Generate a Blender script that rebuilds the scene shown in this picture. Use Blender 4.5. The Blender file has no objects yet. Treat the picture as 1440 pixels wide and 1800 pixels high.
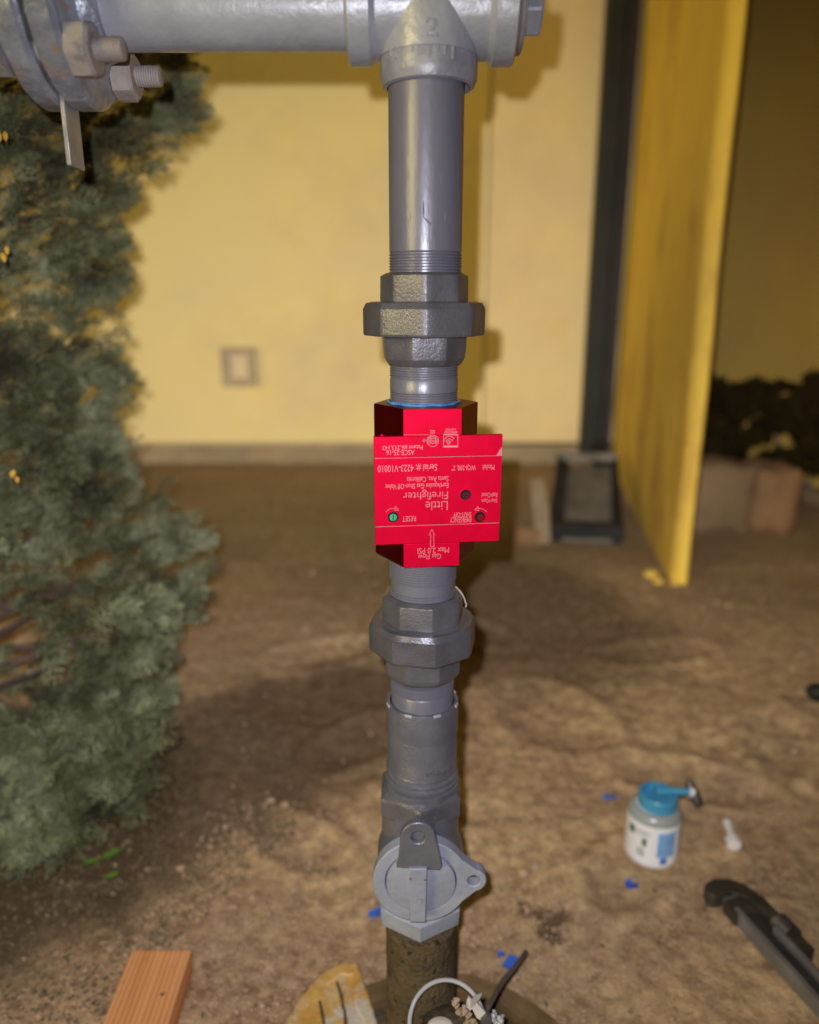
import bpy, math, random
from math import sin, cos, tan, pi, radians, sqrt, atan, atan2
from mathutils import Vector, Matrix, noise
random.seed(11)
SC = bpy.context.scene

# ---------------------------------------------------------------- camera, sky, lights, exposure
EYE = 0.85
PITCH = radians(15.5)
FPX = 1331.0
cam_d = bpy.data.cameras.new('camera')
cam = bpy.data.objects.new('camera', cam_d)
SC.collection.objects.link(cam)
cam.location = (0, 0, EYE)
cam.rotation_euler = (radians(90) - PITCH, 0, 0)
cam_d.sensor_fit = 'HORIZONTAL'
cam_d.sensor_width = 36
cam_d.lens = FPX / 1440 * 36
cam_d.clip_start = 0.05
cam_d.clip_end = 300
cam_d.dof.use_dof = True
cam_d.dof.focus_distance = 0.662
cam_d.dof.aperture_fstop = 3.1
cam_d.dof.aperture_blades = 0
SC.camera = cam

world = bpy.data.worlds.new('World')
SC.world = world
world.use_nodes = True
wn = world.node_tree.nodes
sky = wn.new('ShaderNodeTexSky')
sky.sky_type = 'NISHITA'
sky.sun_disc = False
SUN_EL, SUN_AZ = radians(11), radians(225)          # azimuth: clockwise from +Y
sky.sun_elevation = SUN_EL
sky.sun_rotation = SUN_AZ
wn['Background'].inputs['Strength'].default_value = 0.003
world.node_tree.links.new(sky.outputs['Color'], wn['Background'].inputs['Color'])

sun_d = bpy.data.lights.new('street_light_glow', 'SUN')   # the warm light of the yard at night
sun_d.energy = 1.2
sun_d.angle = radians(22)
sun_d.color = (1.0, 0.80, 0.30)
sun = bpy.data.objects.new('street_light_glow', sun_d)
SC.collection.objects.link(sun)
sdir = Vector((sin(SUN_AZ) * cos(SUN_EL), cos(SUN_AZ) * cos(SUN_EL), sin(SUN_EL)))
sun.rotation_euler = sdir.to_track_quat('Z', 'Y').to_euler()

fl_d = bpy.data.lights.new('phone_flash', 'SPOT')         # the flash beside the lens that lit the photograph
fl_d.energy = 32.0
fl_d.shadow_soft_size = 0.0022
fl_d.spot_size = radians(122)
fl_d.spot_blend = 1.0
fl_d.color = (0.97, 0.955, 1.0)
fl_d.use_nodes = True
fnt = fl_d.node_tree
fo = fnt.nodes.new('ShaderNodeLightFalloff')
fo.inputs['Strength'].default_value = 1.0
em = [n for n in fnt.nodes if n.type == 'EMISSION'][0]
fnt.links.new(fo.outputs['Constant'], em.inputs['Strength'])
fl = bpy.data.objects.new('phone_flash', fl_d)
SC.collection.objects.link(fl)
fl.location = (-0.0185, -0.003, EYE + 0.027)
fl.rotation_euler = (radians(90) - PITCH - radians(9), 0, radians(8))

SC.view_settings.view_transform = 'Standard'
SC.view_settings.look = 'None'
SC.view_settings.gamma = 1.0
SC.view_settings.use_curve_mapping = False
SC.view_settings.exposure = 0.0
SC.render.engine = 'CYCLES'
SC.cycles.use_denoising = True

# ---------------------------------------------------------------- photo geometry: where a pixel's ray meets a plane
def ray(px, py):
    u = (px - 720) / FPX; v = (900 - py) / FPX
    return Vector((u, cos(PITCH) + v * sin(PITCH), -sin(PITCH) + v * cos(PITCH)))
def at(px, py, Y):
    d = ray(px, py); t = Y / d.y
    return Vector((d.x * t, Y, EYE + d.z * t))
def gp(px, py, z=0.0):
    d = ray(px, py); t = (z - EYE) / d.z
    return Vector((d.x * t, d.y * t, z))
def depth(p):
    return p.y * cos(PITCH) - (p.z - EYE) * sin(PITCH)
AX, AY = 0.0125, 0.666                 # axis of the riser
def S(py, hw):                         # (height, radius) on the riser axis
    p = at(720, py, AY)
    return (p.z, hw * depth(p) / FPX)

# ---------------------------------------------------------------- helpers
def link(o, parent=None):
    SC.collection.objects.link(o)
    if parent is not None: o.parent = parent
    return o
def mesh_obj(name, verts, faces, mat, parent=None, smooth=True, angle=32, mats=None, fmi=None):
    me = bpy.data.meshes.new(name)
    me.from_pydata([tuple(v) for v in verts], [], faces)
    if mat: me.materials.append(mat)
    if mats:
        for m in mats: me.materials.append(m)
    if fmi: me.polygons.foreach_set('material_index', fmi)
    if smooth:
        me.polygons.foreach_set('use_smooth', [True] * len(me.polygons))
        me.set_sharp_from_angle(angle=radians(angle))
    me.update()
    return link(bpy.data.objects.new(name, me), parent)
def empty(name, loc=(0, 0, 0)):
    o = bpy.data.objects.new(name, None); o.location = loc; o.empty_display_size = 0.05
    return link(o)
def tag(o, label=None, cat=None, group=None, kind=None):
    if label: o['label'] = label
    if cat: o['category'] = cat
    if group: o['group'] = group
    if kind: o['kind'] = kind
    return o
def root(name, loc, label, cat, group=None):
    return tag(empty(name, loc), label, cat, group)
def setp(o, parent):                   # parent, keeping the world place of mesh data given in world space
    o.parent = parent
    o.matrix_parent_inverse = Matrix.Translation(-Vector(parent.location))
    return o

class MB:
    def __init__(s): s.v = []; s.f = []; s.ang = None
    def add(s, vs, fs):
        n = len(s.v); s.v += [Vector(v) for v in vs]; s.f += [tuple(i + n for i in f) for f in fs]
        return s
    def rings(s, rings, cap0=True, cap1=True):
        n = len(rings[0]); vs = [p for r in rings for p in r]; fs = []
        for k in range(len(rings) - 1):
            for i in range(n):
                j = (i + 1) % n
                fs.append((k * n + i, k * n + j, (k + 1) * n + j, (k + 1) * n + i))
        if cap0: fs.append(tuple(reversed(range(n))))
        if cap1: fs.append(tuple((len(rings) - 1) * n + i for i in range(n)))
        return s.add(vs, fs)
    def box(s, c, size, M=None):
        c = Vector(c); hx, hy, hz = [q / 2 for q in size]
        vs = [Vector((x, y, z)) for z in (-hz, hz) for x, y in ((-hx, -hy), (hx, -hy), (hx, hy), (-hx, hy))]
        if M is not None: vs = [M @ v for v in vs]
        return s.add([c + v for v in vs], [(3, 2, 1, 0), (4, 5, 6, 7), (0, 1, 5, 4), (1, 2, 6, 5), (2, 3, 7, 6), (3, 0, 4, 7)])
    def tube(s, pts, r, n=10, closed=False):
        pts = [Vector(p) for p in pts]; rs = r if isinstance(r, (list, tuple)) else [r] * len(pts)
        rings = []; up = Vector((0.13, 0.21, 1)).normalized()
        for i, p in enumerate(pts):
            a = pts[i - 1] if (i or closed) else p
            b = pts[(i + 1) % len(pts)] if (i < len(pts) - 1 or closed) else p
            t = (b - a).normalized()
            x = t.cross(up)
            if x.length < 1e-3: x = t.cross(Vector((1, 0, 0)))
            x.normalize(); y = x.cross(t)
            rings.append([p + (x * cos(2 * pi * k / n) + y * sin(2 * pi * k / n)) * rs[i] for k in range(n)])
        if closed:
            rings.append(rings[0]); return s.rings(rings, False, False)
        return s.rings(rings)
    def prism(s, outline, d, bev=0.0):
        """outline: points in a plane; d: extrusion vector"""
        o = [Vector(p) for p in outline]; d = Vector(d)
        if bev > 0:
            c = sum(o, Vector()) / len(o)
            def shrink(k): return [p + (c - p).normalized() * bev * k for p in o]
            dn = d.normalized() * bev
            return s.rings([[p for p in shrink(1)], [p + dn for p in o], [p + d - dn for p in o], [p + d for p in shrink(1)]])
        return s.rings([o, [p + d for p in o]])
    def build(s, name, mat, parent=None, smooth=True, angle=32, world=True):
        o = mesh_obj(name, s.v, s.f, mat, None, smooth, s.ang or angle)
        if parent is not None:
            if world:
                # move into the parent's frame (parents are only translated)
                p = parent; off = Vector((0, 0, 0))
                while p is not None: off += Vector(p.location); p = p.parent
                for v in o.data.vertices: v.co -= off
            o.parent = parent
        return o

def ring_z(cx, cy, z, r, n=64, a0=0.0):
    return [Vector((cx + r * cos(a0 + 2 * pi * k / n), cy + r * sin(a0 + 2 * pi * k / n), z)) for k in range(n)]
def lathe(prof, cx=AX, cy=AY, n=64, cap0=True, cap1=True, M=None):
    m = MB(); m.rings([ring_z(cx, cy, z, r, n) for z, r in prof], cap0, cap1)
    if M is not None: m.v = [M @ v for v in m.v]
    return m
def poly_r(a, sides, R, rot, clip):
    st = 2 * pi / sides
    loc = ((a - rot) % st) - st / 2            # rot = angle of a vertex
    return min(R * cos(st / 2) / cos(loc), R * clip)
def nut(secs, sides, rot, clip=0.965, cx=AX, cy=AY, per=10, cap0=True, cap1=True):
    """secs: (z, circumradius, roundness) ; roundness 0 = polygon, 1 = circle"""
    n = sides * per; m = MB(); rings = []
    for z, R, rd in secs:
        rr = []
        for k in range(n):
            a = rot + 2 * pi * k / n
            r = poly_r(a, sides, R, rot, clip) * (1 - rd) + R * cos(pi / sides) * rd
            rr.append(Vector((cx + r * cos(a), cy + r * sin(a), z)))
        rings.append(rr)
    m.rings(rings, cap0, cap1); m.ang = 14; return m
FRONT = -pi / 2                                # direction towards the camera
def threads(z_hi, z_lo, r, pitch=0.0021, amp=0.0012):
    out = []; z = z_hi
    while z > z_lo + pitch * 0.5:
        out += [(z, r - amp), (z - pitch * 0.30, r), (z - pitch * 0.62, r), (z - pitch * 0.92, r - amp)]
        z -= pitch
    return out
def add_bevel(o, w=0.001, seg=2):
    b = o.modifiers.new('bevel', 'BEVEL'); b.width = w; b.segments = seg; b.limit_method = 'ANGLE'; b.angle_limit = radians(35)
    return o

# ---------------------------------------------------------------- materials
def mat(name, col, col2=None, rough=0.6, metal=0.0, nscale=8.0, bump=0.0, bscale=40.0, rough2=None,
        bumpd=0.002, spec=0.5, spots=None, stretch=None, contrast=(0.35, 0.65), detail=6.0):
    m = bpy.data.materials.new(name); m.use_nodes = True
    nt = m.node_tree; N = nt.nodes; L = nt.links; bs = N['Principled BSDF']
    bs.inputs['Roughness'].default_value = rough
    bs.inputs['Metallic'].default_value = metal
    bs.inputs['Specular IOR Level'].default_value = spec
    tc = N.new('ShaderNodeTexCoord'); src = tc.outputs['Object']
    if stretch:
        mp = N.new('ShaderNodeMapping'); mp.inputs['Scale'].default_value = stretch
        L.new(src, mp.inputs['Vector']); src = mp.outputs['Vector']
    nz = N.new('ShaderNodeTexNoise'); nz.inputs['Scale'].default_value = nscale; nz.inputs['Detail'].default_value = detail
    nz.inputs['Roughness'].default_value = 0.62
    L.new(src, nz.inputs['Vector'])
    rp = N.new('ShaderNodeValToRGB')
    rp.color_ramp.elements[0].position = contrast[0]; rp.color_ramp.elements[1].position = contrast[1]
    rp.color_ramp.elements[0].color = (*col, 1); rp.color_ramp.elements[1].color = (*(col2 or col), 1)
    L.new(nz.outputs['Fac'], rp.inputs['Fac'])
    colout = rp.outputs['Color']
    if spots:                                  # (colour, scale, threshold, softness)
        for sc_, (c3, s3, th, sf) in enumerate(spots):
            n2 = N.new('ShaderNodeTexNoise'); n2.inputs['Scale'].default_value = s3; n2.inputs['Detail'].default_value = 8
            n2.inputs['Roughness'].default_value = 0.7
            ad = N.new('ShaderNodeVectorMath'); ad.inputs[1].default_value = (3.1 * sc_ + 1.7, 5.3, 2.9 * sc_)
            L.new(src, ad.inputs[0]); L.new(ad.outputs[0], n2.inputs['Vector'])
            r2 = N.new('ShaderNodeValToRGB'); r2.color_ramp.elements[0].position = th; r2.color_ramp.elements[1].position = th + sf
            L.new(n2.outputs['Fac'], r2.inputs['Fac'])
            mx = N.new('ShaderNodeMix'); mx.data_type = 'RGBA'
            L.new(r2.outputs['Color'], mx.inputs[0]); L.new(colout, mx.inputs[6]); mx.inputs[7].default_value = (*c3, 1)
            colout = mx.outputs[2]
    L.new(colout, bs.inputs['Base Color'])
    if rough2 is not None:
        rr = N.new('ShaderNodeMapRange'); rr.inputs[3].default_value = rough; rr.inputs[4].default_value = rough2
        rr.inputs[1].default_value = 0.3; rr.inputs[2].default_value = 0.7
        n3 = N.new('ShaderNodeTexNoise'); n3.inputs['Scale'].default_value = nscale * 2.3; n3.inputs['Detail'].default_value = 4
        L.new(src, n3.inputs['Vector']); L.new(n3.outputs['Fac'], rr.inputs[0]); L.new(rr.outputs[0], bs.inputs['Roughness'])
    if bump > 0:
        nb = N.new('ShaderNodeTexNoise'); nb.inputs['Scale'].default_value = bscale; nb.inputs['Detail'].default_value = 5
        L.new(src, nb.inputs['Vector'])
        bp = N.new('ShaderNodeBump'); bp.inputs['Strength'].default_value = bump; bp.inputs['Distance'].default_value = bumpd
        L.new(nb.outputs['Fac'], bp.inputs['Height']); L.new(bp.outputs['Normal'], bs.inputs['Normal'])
    return m

M_PAINT = mat('dark_grey_paint', (0.145, 0.145, 0.185), (0.21, 0.21, 0.255), 0.42, 0.30, 22, 0.55, 300, 0.28, 0.0008,
              spots=[((0.125, 0.118, 0.132), 9, 0.62, 0.10)])
M_PAINTPIPE = mat('grey_pipe_paint', (0.175, 0.176, 0.235), (0.245, 0.246, 0.32), 0.42, 0.22, 9, 0.5, 170, 0.28, 0.0006,
                  stretch=(1, 1, 0.35), spots=[((0.14, 0.13, 0.145), 30, 0.70, 0.05)])
M_CAST = mat('cast_fitting_paint', (0.155, 0.152, 0.185), (0.225, 0.222, 0.265), 0.42, 0.5, 30, 0.42, 430, 0.33, 0.0009,
             spots=[((0.34, 0.33, 0.33), 70, 0.66, 0.05), ((0.11, 0.085, 0.07), 45, 0.68, 0.05)])
M_GALV = mat('light_grey_metal_paint', (0.40, 0.42, 0.50), (0.54, 0.565, 0.66), 0.46, 0.2, 14, 0.5, 120, 0.32, 0.0014,
             spots=[((0.50, 0.485, 0.48), 26, 0.66, 0.10), ((0.18, 0.175, 0.185), 12, 0.68, 0.07)])
M_TEEDARK = mat('worn_grey_metal', (0.26, 0.27, 0.34), (0.42, 0.43, 0.50), 0.5, 0.1, 40, 0.5, 150, 0.3, 0.0014,
                spots=[((0.42, 0.40, 0.36), 50, 0.6, 0.06)])
M_COCK = mat('pale_blue_grey_paint', (0.28, 0.305, 0.39), (0.36, 0.39, 0.49), 0.55, 0.1, 20, 0.6, 150, None, 0.0012,
             spots=[((0.17, 0.165, 0.165), 16, 0.62, 0.10)])
M_RUST = mat('peach_grey_corroded_steel', (0.40, 0.335, 0.30), (0.46, 0.43, 0.43), 0.6, 0.15, 45, 0.7, 120, None, 0.0015,
             spots=[((0.26, 0.255, 0.27), 38, 0.57, 0.08), ((0.50, 0.46, 0.43), 60, 0.66, 0.06)])
M_FLANGE = mat('galvanised_flange', (0.23, 0.25, 0.31), (0.42, 0.45, 0.54), 0.42, 0.3, 34, 0.9, 110, 0.3, 0.0022,
               spots=[((0.40, 0.31, 0.26), 24, 0.54, 0.07), ((0.62, 0.61, 0.62), 48, 0.60, 0.06)])
M_TAB = mat('bright_galvanised_strip', (0.30, 0.31, 0.34), (0.50, 0.50, 0.52), 0.45, 0.4, 30, 0.3, 90, 0.3, 0.001,
            spots=[((0.20, 0.20, 0.21), 45, 0.6, 0.06)])
M_TUBE = mat('dirt_coated_pipe_wrap', (0.060, 0.042, 0.021), (0.135, 0.092, 0.045), 0.85, 0.0, 22, 1.0, 210, None, 0.003,
             spots=[((0.022, 0.016, 0.010), 110, 0.56, 0.05), ((0.24, 0.22, 0.20), 42, 0.68, 0.04)])
M_SEAL = mat('blue_thread_sealant', (0.06, 0.22, 0.62), (0.15, 0.42, 0.85), 0.25, 0, 60, 0.3, 200)
M_RED = mat('anodised_red_metal', (0.80, 0.0, 0.040), (0.90, 0.0, 0.050), 0.50, 0.42, 60, 0.12, 900, None, 0.0002, spec=0.15)
M_REDSHADE = mat('anodised_red_shaded_side', (0.16, 0.001, 0.004), (0.20, 0.002, 0.006), 0.34, 0.85, 20, 0.1, 500, None, 0.0002)  # same red metal, darkened to paint in the shade of the side faces
M_ETCH = mat('etched_pale_marking', (0.90, 0.28, 0.36), (0.90, 0.36, 0.42), 0.5, 0.5, 80)
M_GREEN = mat('green_screw', (0.04, 0.52, 0.25), (0.08, 0.65, 0.35), 0.4, 0.2, 80)
M_DRED = mat('dark_red_screw', (0.42, 0.01, 0.02), (0.5, 0.02, 0.03), 0.4, 0.7, 80)
M_DARK = mat('dark_recess', (0.012, 0.004, 0.006), (0.02, 0.006, 0.008), 0.5, 0.3, 60)
M_SIGHT = mat('violet_brown_sight_glass', (0.10, 0.025, 0.045), (0.2, 0.05, 0.08), 0.15, 0.3, 150)
M_BLACKG = mat('black_gasket', (0.02, 0.018, 0.017), (0.035, 0.03, 0.028), 0.8)
M_WALL = mat('yellow_stucco', (0.60, 0.48, 0.235), (0.655, 0.515, 0.195), 0.9, 0, 1.6, 0.9, 34, None, 0.006, spec=0.15,
             contrast=(0.3, 0.7), spots=[((0.52, 0.40, 0.21), 0.9, 0.50, 0.22), ((0.62, 0.44, 0.15), 2.1, 0.56, 0.2)])
M_WALL2 = mat('tan_yellow_stucco', (0.57, 0.44, 0.235), (0.63, 0.475, 0.20), 0.9, 0, 1.6, 0.9, 34, None, 0.006, spec=0.15,
             contrast=(0.3, 0.7), spots=[((0.50, 0.37, 0.20), 0.9, 0.50, 0.22), ((0.58, 0.40, 0.15), 2.1, 0.56, 0.2)])
M_SIDEWALL = mat('ochre_stucco', (0.70, 0.47, 0.09), (0.78, 0.54, 0.08), 0.9, 0, 3, 0.9, 30, None, 0.008, spec=0.15,
                 stretch=(1, 1, 0.5), spots=[((0.52, 0.30, 0.07), 2.6, 0.50, 0.15)])
M_SHADEWALL = mat('shade_brown_stucco', (0.44, 0.29, 0.07), (0.50, 0.33, 0.06), 0.9, 0, 2, 0.6, 30, None, 0.006, spec=0.15)  # stucco colour darkened to brown, painting in the shade on this face
M_PLINTH = mat('brown_plinth', (0.20, 0.15, 0.09), (0.27, 0.20, 0.11), 0.9, 0, 6, 0.6, 40, None, 0.006, spec=0.15)
M_PLATE = mat('tan_painted_plate', (0.54, 0.40, 0.22), (0.58, 0.43, 0.24), 0.7, 0, 8, 0.2, 30)
M_PLATEDK = mat('tan_grey_frame', (0.30, 0.22, 0.12), (0.36, 0.27, 0.15), 0.7, 0, 8, 0.2, 30)
M_POST = mat('black_green_metal', (0.010, 0.011, 0.008), (0.018, 0.018, 0.013), 0.6, 0.0, 5, 0.2, 60, spec=.25)
M_POST2 = mat('brown_black_metal', (0.013, 0.010, 0.009), (0.022, 0.017, 0.015), 0.6, 0.0, 5, 0.2, 60, spec=.25)
M_SPLASH = mat('grey_concrete', (0.09, 0.08, 0.055), (0.19, 0.17, 0.13), 0.8, 0, 9, 0.6, 60)
M_SPLASHDK = mat('charcoal_rubber', (0.016, 0.014, 0.012), (0.03, 0.027, 0.023), 0.8, 0, 9, spec=.2)
M_STONE = mat('brown_stone', (0.19, 0.125, 0.055), (0.25, 0.16, 0.075), 0.9, 0, 9, 0.9, 50, None, 0.01)
M_STONE2 = mat('reddish_brown_stone', (0.19, 0.105, 0.045), (0.24, 0.13, 0.055), 0.9, 0, 9, 0.9, 50, None, 0.01)
M_STAKE = mat('pale_weathered_stake', (0.22, 0.16, 0.085), (0.30, 0.22, 0.12), 0.8, 0, 20, 0.4, 60)
M_BARK = mat('reddish_brown_bark', (0.085, 0.045, 0.035), (0.16, 0.10, 0.075), 0.9, 0, 30, 1.0, 90, None, 0.004)
M_SHADOWLEAF = mat('shadow_dark_leaf', (0.016, 0.011, 0.003), (0.022, 0.015, 0.004), 1.0, 0, 8, spec=.05)  # near-black so the leaves read as a shadow on the wall
M_LEAF = mat('bright_green_leaf', (0.06, 0.16, 0.015), (0.11, 0.22, 0.02), 0.45, 0, 30)
M_LEAFY = mat('yellow_leaf', (0.55, 0.32, 0.04), (0.62, 0.40, 0.07), 0.6, 0, 30)
M_LITTER = mat('dry_leaf_litter', (0.04, 0.028, 0.014), (0.26, 0.19, 0.10), 0.9, 0, 160)
M_PEB = mat('brown_pebbles', (0.24, 0.15, 0.09), (0.52, 0.36, 0.23), 0.9, 0, 160, 0.4, 300)
M_BLUEPL = mat('blue_plastic', (0.03, 0.10, 0.42), (0.05, 0.14, 0.5), 0.35, 0, 30)
M_CAPBLUE = mat('light_blue_plastic', (0.05, 0.27, 0.46), (0.07, 0.33, 0.52), 0.35, 0, 20)
M_BOTTLE = mat('white_plastic_bottle', (0.74, 0.74, 0.74), (0.82, 0.82, 0.82), 0.35, 0, 12)
M_SHOULDER = mat('translucent_grey_plastic', (0.30, 0.32, 0.30), (0.38, 0.40, 0.37), 0.3, 0, 12)
M_LABEL = mat('white_paper_label', (0.84, 0.84, 0.85), (0.9, 0.9, 0.9), 0.5, 0, 12)
M_LBLUE = mat('blue_label_print', (0.16, 0.34, 0.66), (0.24, 0.45, 0.74), 0.5, 0, 60)
M_LDBLUE = mat('deep_blue_label_print', (0.06, 0.16, 0.50), (0.08, 0.20, 0.56), 0.5, 0, 60)
M_LDARK = mat('dark_label_print', (0.10, 0.10, 0.07), (0.3, 0.3, 0.24), 0.5, 0, 90)
M_LGREEN = mat('green_label_print', (0.08, 0.15, 0.06), (0.14, 0.22, 0.09), 0.5, 0, 90)
M_WHITE = mat('white_plastic', (0.62, 0.60, 0.60), (0.72, 0.70, 0.70), 0.4, 0, 20)
M_IRON = mat('dark_tool_iron', (0.030, 0.026, 0.020), (0.06, 0.052, 0.042), 0.5, 0.3, 20, 0.4, 90)
M_STEEL = mat('worn_tool_steel', (0.13, 0.125, 0.13), (0.21, 0.20, 0.205), 0.42, 0.3, 18, 0.2, 80)
M_WIREG = mat('grey_wire', (0.36, 0.36, 0.39), (0.46, 0.46, 0.50), 0.45, 0, 40)
M_WIREB = mat('dark_grey_cable', (0.055, 0.052, 0.058), (0.12, 0.115, 0.125), 0.45, 0, 40)
M_FOAM = mat('cream_filler', (0.66, 0.58, 0.48), (0.74, 0.68, 0.60), 0.7, 0, 50, 0.5, 100)
M_CLAY = mat('tan_caked_clay', (0.30, 0.20, 0.11), (0.45, 0.35, 0.26), 0.9, 0, 60, 0.9, 200, None, 0.003)
M_STUB = mat('muddy_dark_stub', (0.045, 0.033, 0.020), (0.095, 0.07, 0.045), 0.6, 0, 50, 1.0, 150, None, 0.003,
             spots=[((0.34, 0.24, 0.14), 26, 0.60, 0.05)])
M_BOXRIM = mat('muddy_plastic_rim', (0.10, 0.06, 0.022), (0.20, 0.12, 0.05), 0.7, 0, 25, 0.6, 90)
M_BOXDIRT = mat('dark_wet_dirt', (0.045, 0.030, 0.015), (0.11, 0.075, 0.04), 0.8, 0, 25, 1.0, 90, None, 0.008)

def wood_mat():
    m = bpy.data.materials.new('orange_redwood'); m.use_nodes = True
    nt = m.node_tree; N = nt.nodes; L = nt.links; bs = N['Principled BSDF']; bs.inputs['Roughness'].default_value = 0.6
    tc = N.new('ShaderNodeTexCoord'); mp = N.new('ShaderNodeMapping'); mp.inputs['Scale'].default_value = (1, 0.06, 1)
    L.new(tc.outputs['Object'], mp.inputs['Vector'])
    nz = N.new('ShaderNodeTexNoise'); nz.inputs['Scale'].default_value = 60; nz.inputs['Detail'].default_value = 3; nz.inputs['Distortion'].default_value = 0.4
    L.new(mp.outputs['Vector'], nz.inputs['Vector'])
    wv = N.new('ShaderNodeTexWave'); wv.inputs['Scale'].default_value = 48; wv.inputs['Distortion'].default_value = 3.0; wv.inputs['Detail'].default_value = 2
    L.new(mp.outputs['Vector'], wv.inputs['Vector'])
    mm = N.new('ShaderNodeMath'); mm.operation = 'MULTIPLY_ADD'; mm.inputs[1].default_value = 0.45
    L.new(wv.outputs['Fac'], mm.inputs[0]); L.new(nz.outputs['Fac'], mm.inputs[2])
    rp = N.new('ShaderNodeValToRGB')
    e = rp.color_ramp.elements; e[0].position = 0.35; e[0].color = (0.54, 0.20, 0.065, 1); e[1].position = 0.95; e[1].color = (0.78, 0.37, 0.155, 1)
    L.new(mm.outputs[0], rp.inputs['Fac'])
    n2 = N.new('ShaderNodeTexNoise'); n2.inputs['Scale'].default_value = 55; n2.inputs['Detail'].default_value = 4; L.new(tc.outputs['Object'], n2.inputs['Vector'])
    r2 = N.new('ShaderNodeValToRGB'); r2.color_ramp.elements[0].position = 0.66; r2.color_ramp.elements[1].position = 0.71; L.new(n2.outputs['Fac'], r2.inputs['Fac'])
    mx = N.new('ShaderNodeMix'); mx.data_type = 'RGBA'; mx.inputs[7].default_value = (0.20, 0.07, 0.015, 1)
    L.new(r2.outputs['Color'], mx.inputs[0]); L.new(rp.outputs['Color'], mx.inputs[6]); L.new(mx.outputs[2], bs.inputs['Base Color'])
    bp = N.new('ShaderNodeBump'); bp.inputs['Strength'].default_value = 0.3; bp.inputs['Distance'].default_value = 0.001
    L.new(mm.outputs[0], bp.inputs['Height']); L.new(bp.outputs['Normal'], bs.inputs['Normal'])
    return m
M_WOOD = wood_mat()
M_YELLOW = mat('chipped_yellow_paint', (0.50, 0.26, 0.05), (0.60, 0.36, 0.10), 0.7, 0, 24, 0.9, 90, None, 0.003,
               spots=[((0.55, 0.48, 0.38), 16, 0.49, 0.09), ((0.20, 0.13, 0.08), 34, 0.66, 0.03)])

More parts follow.
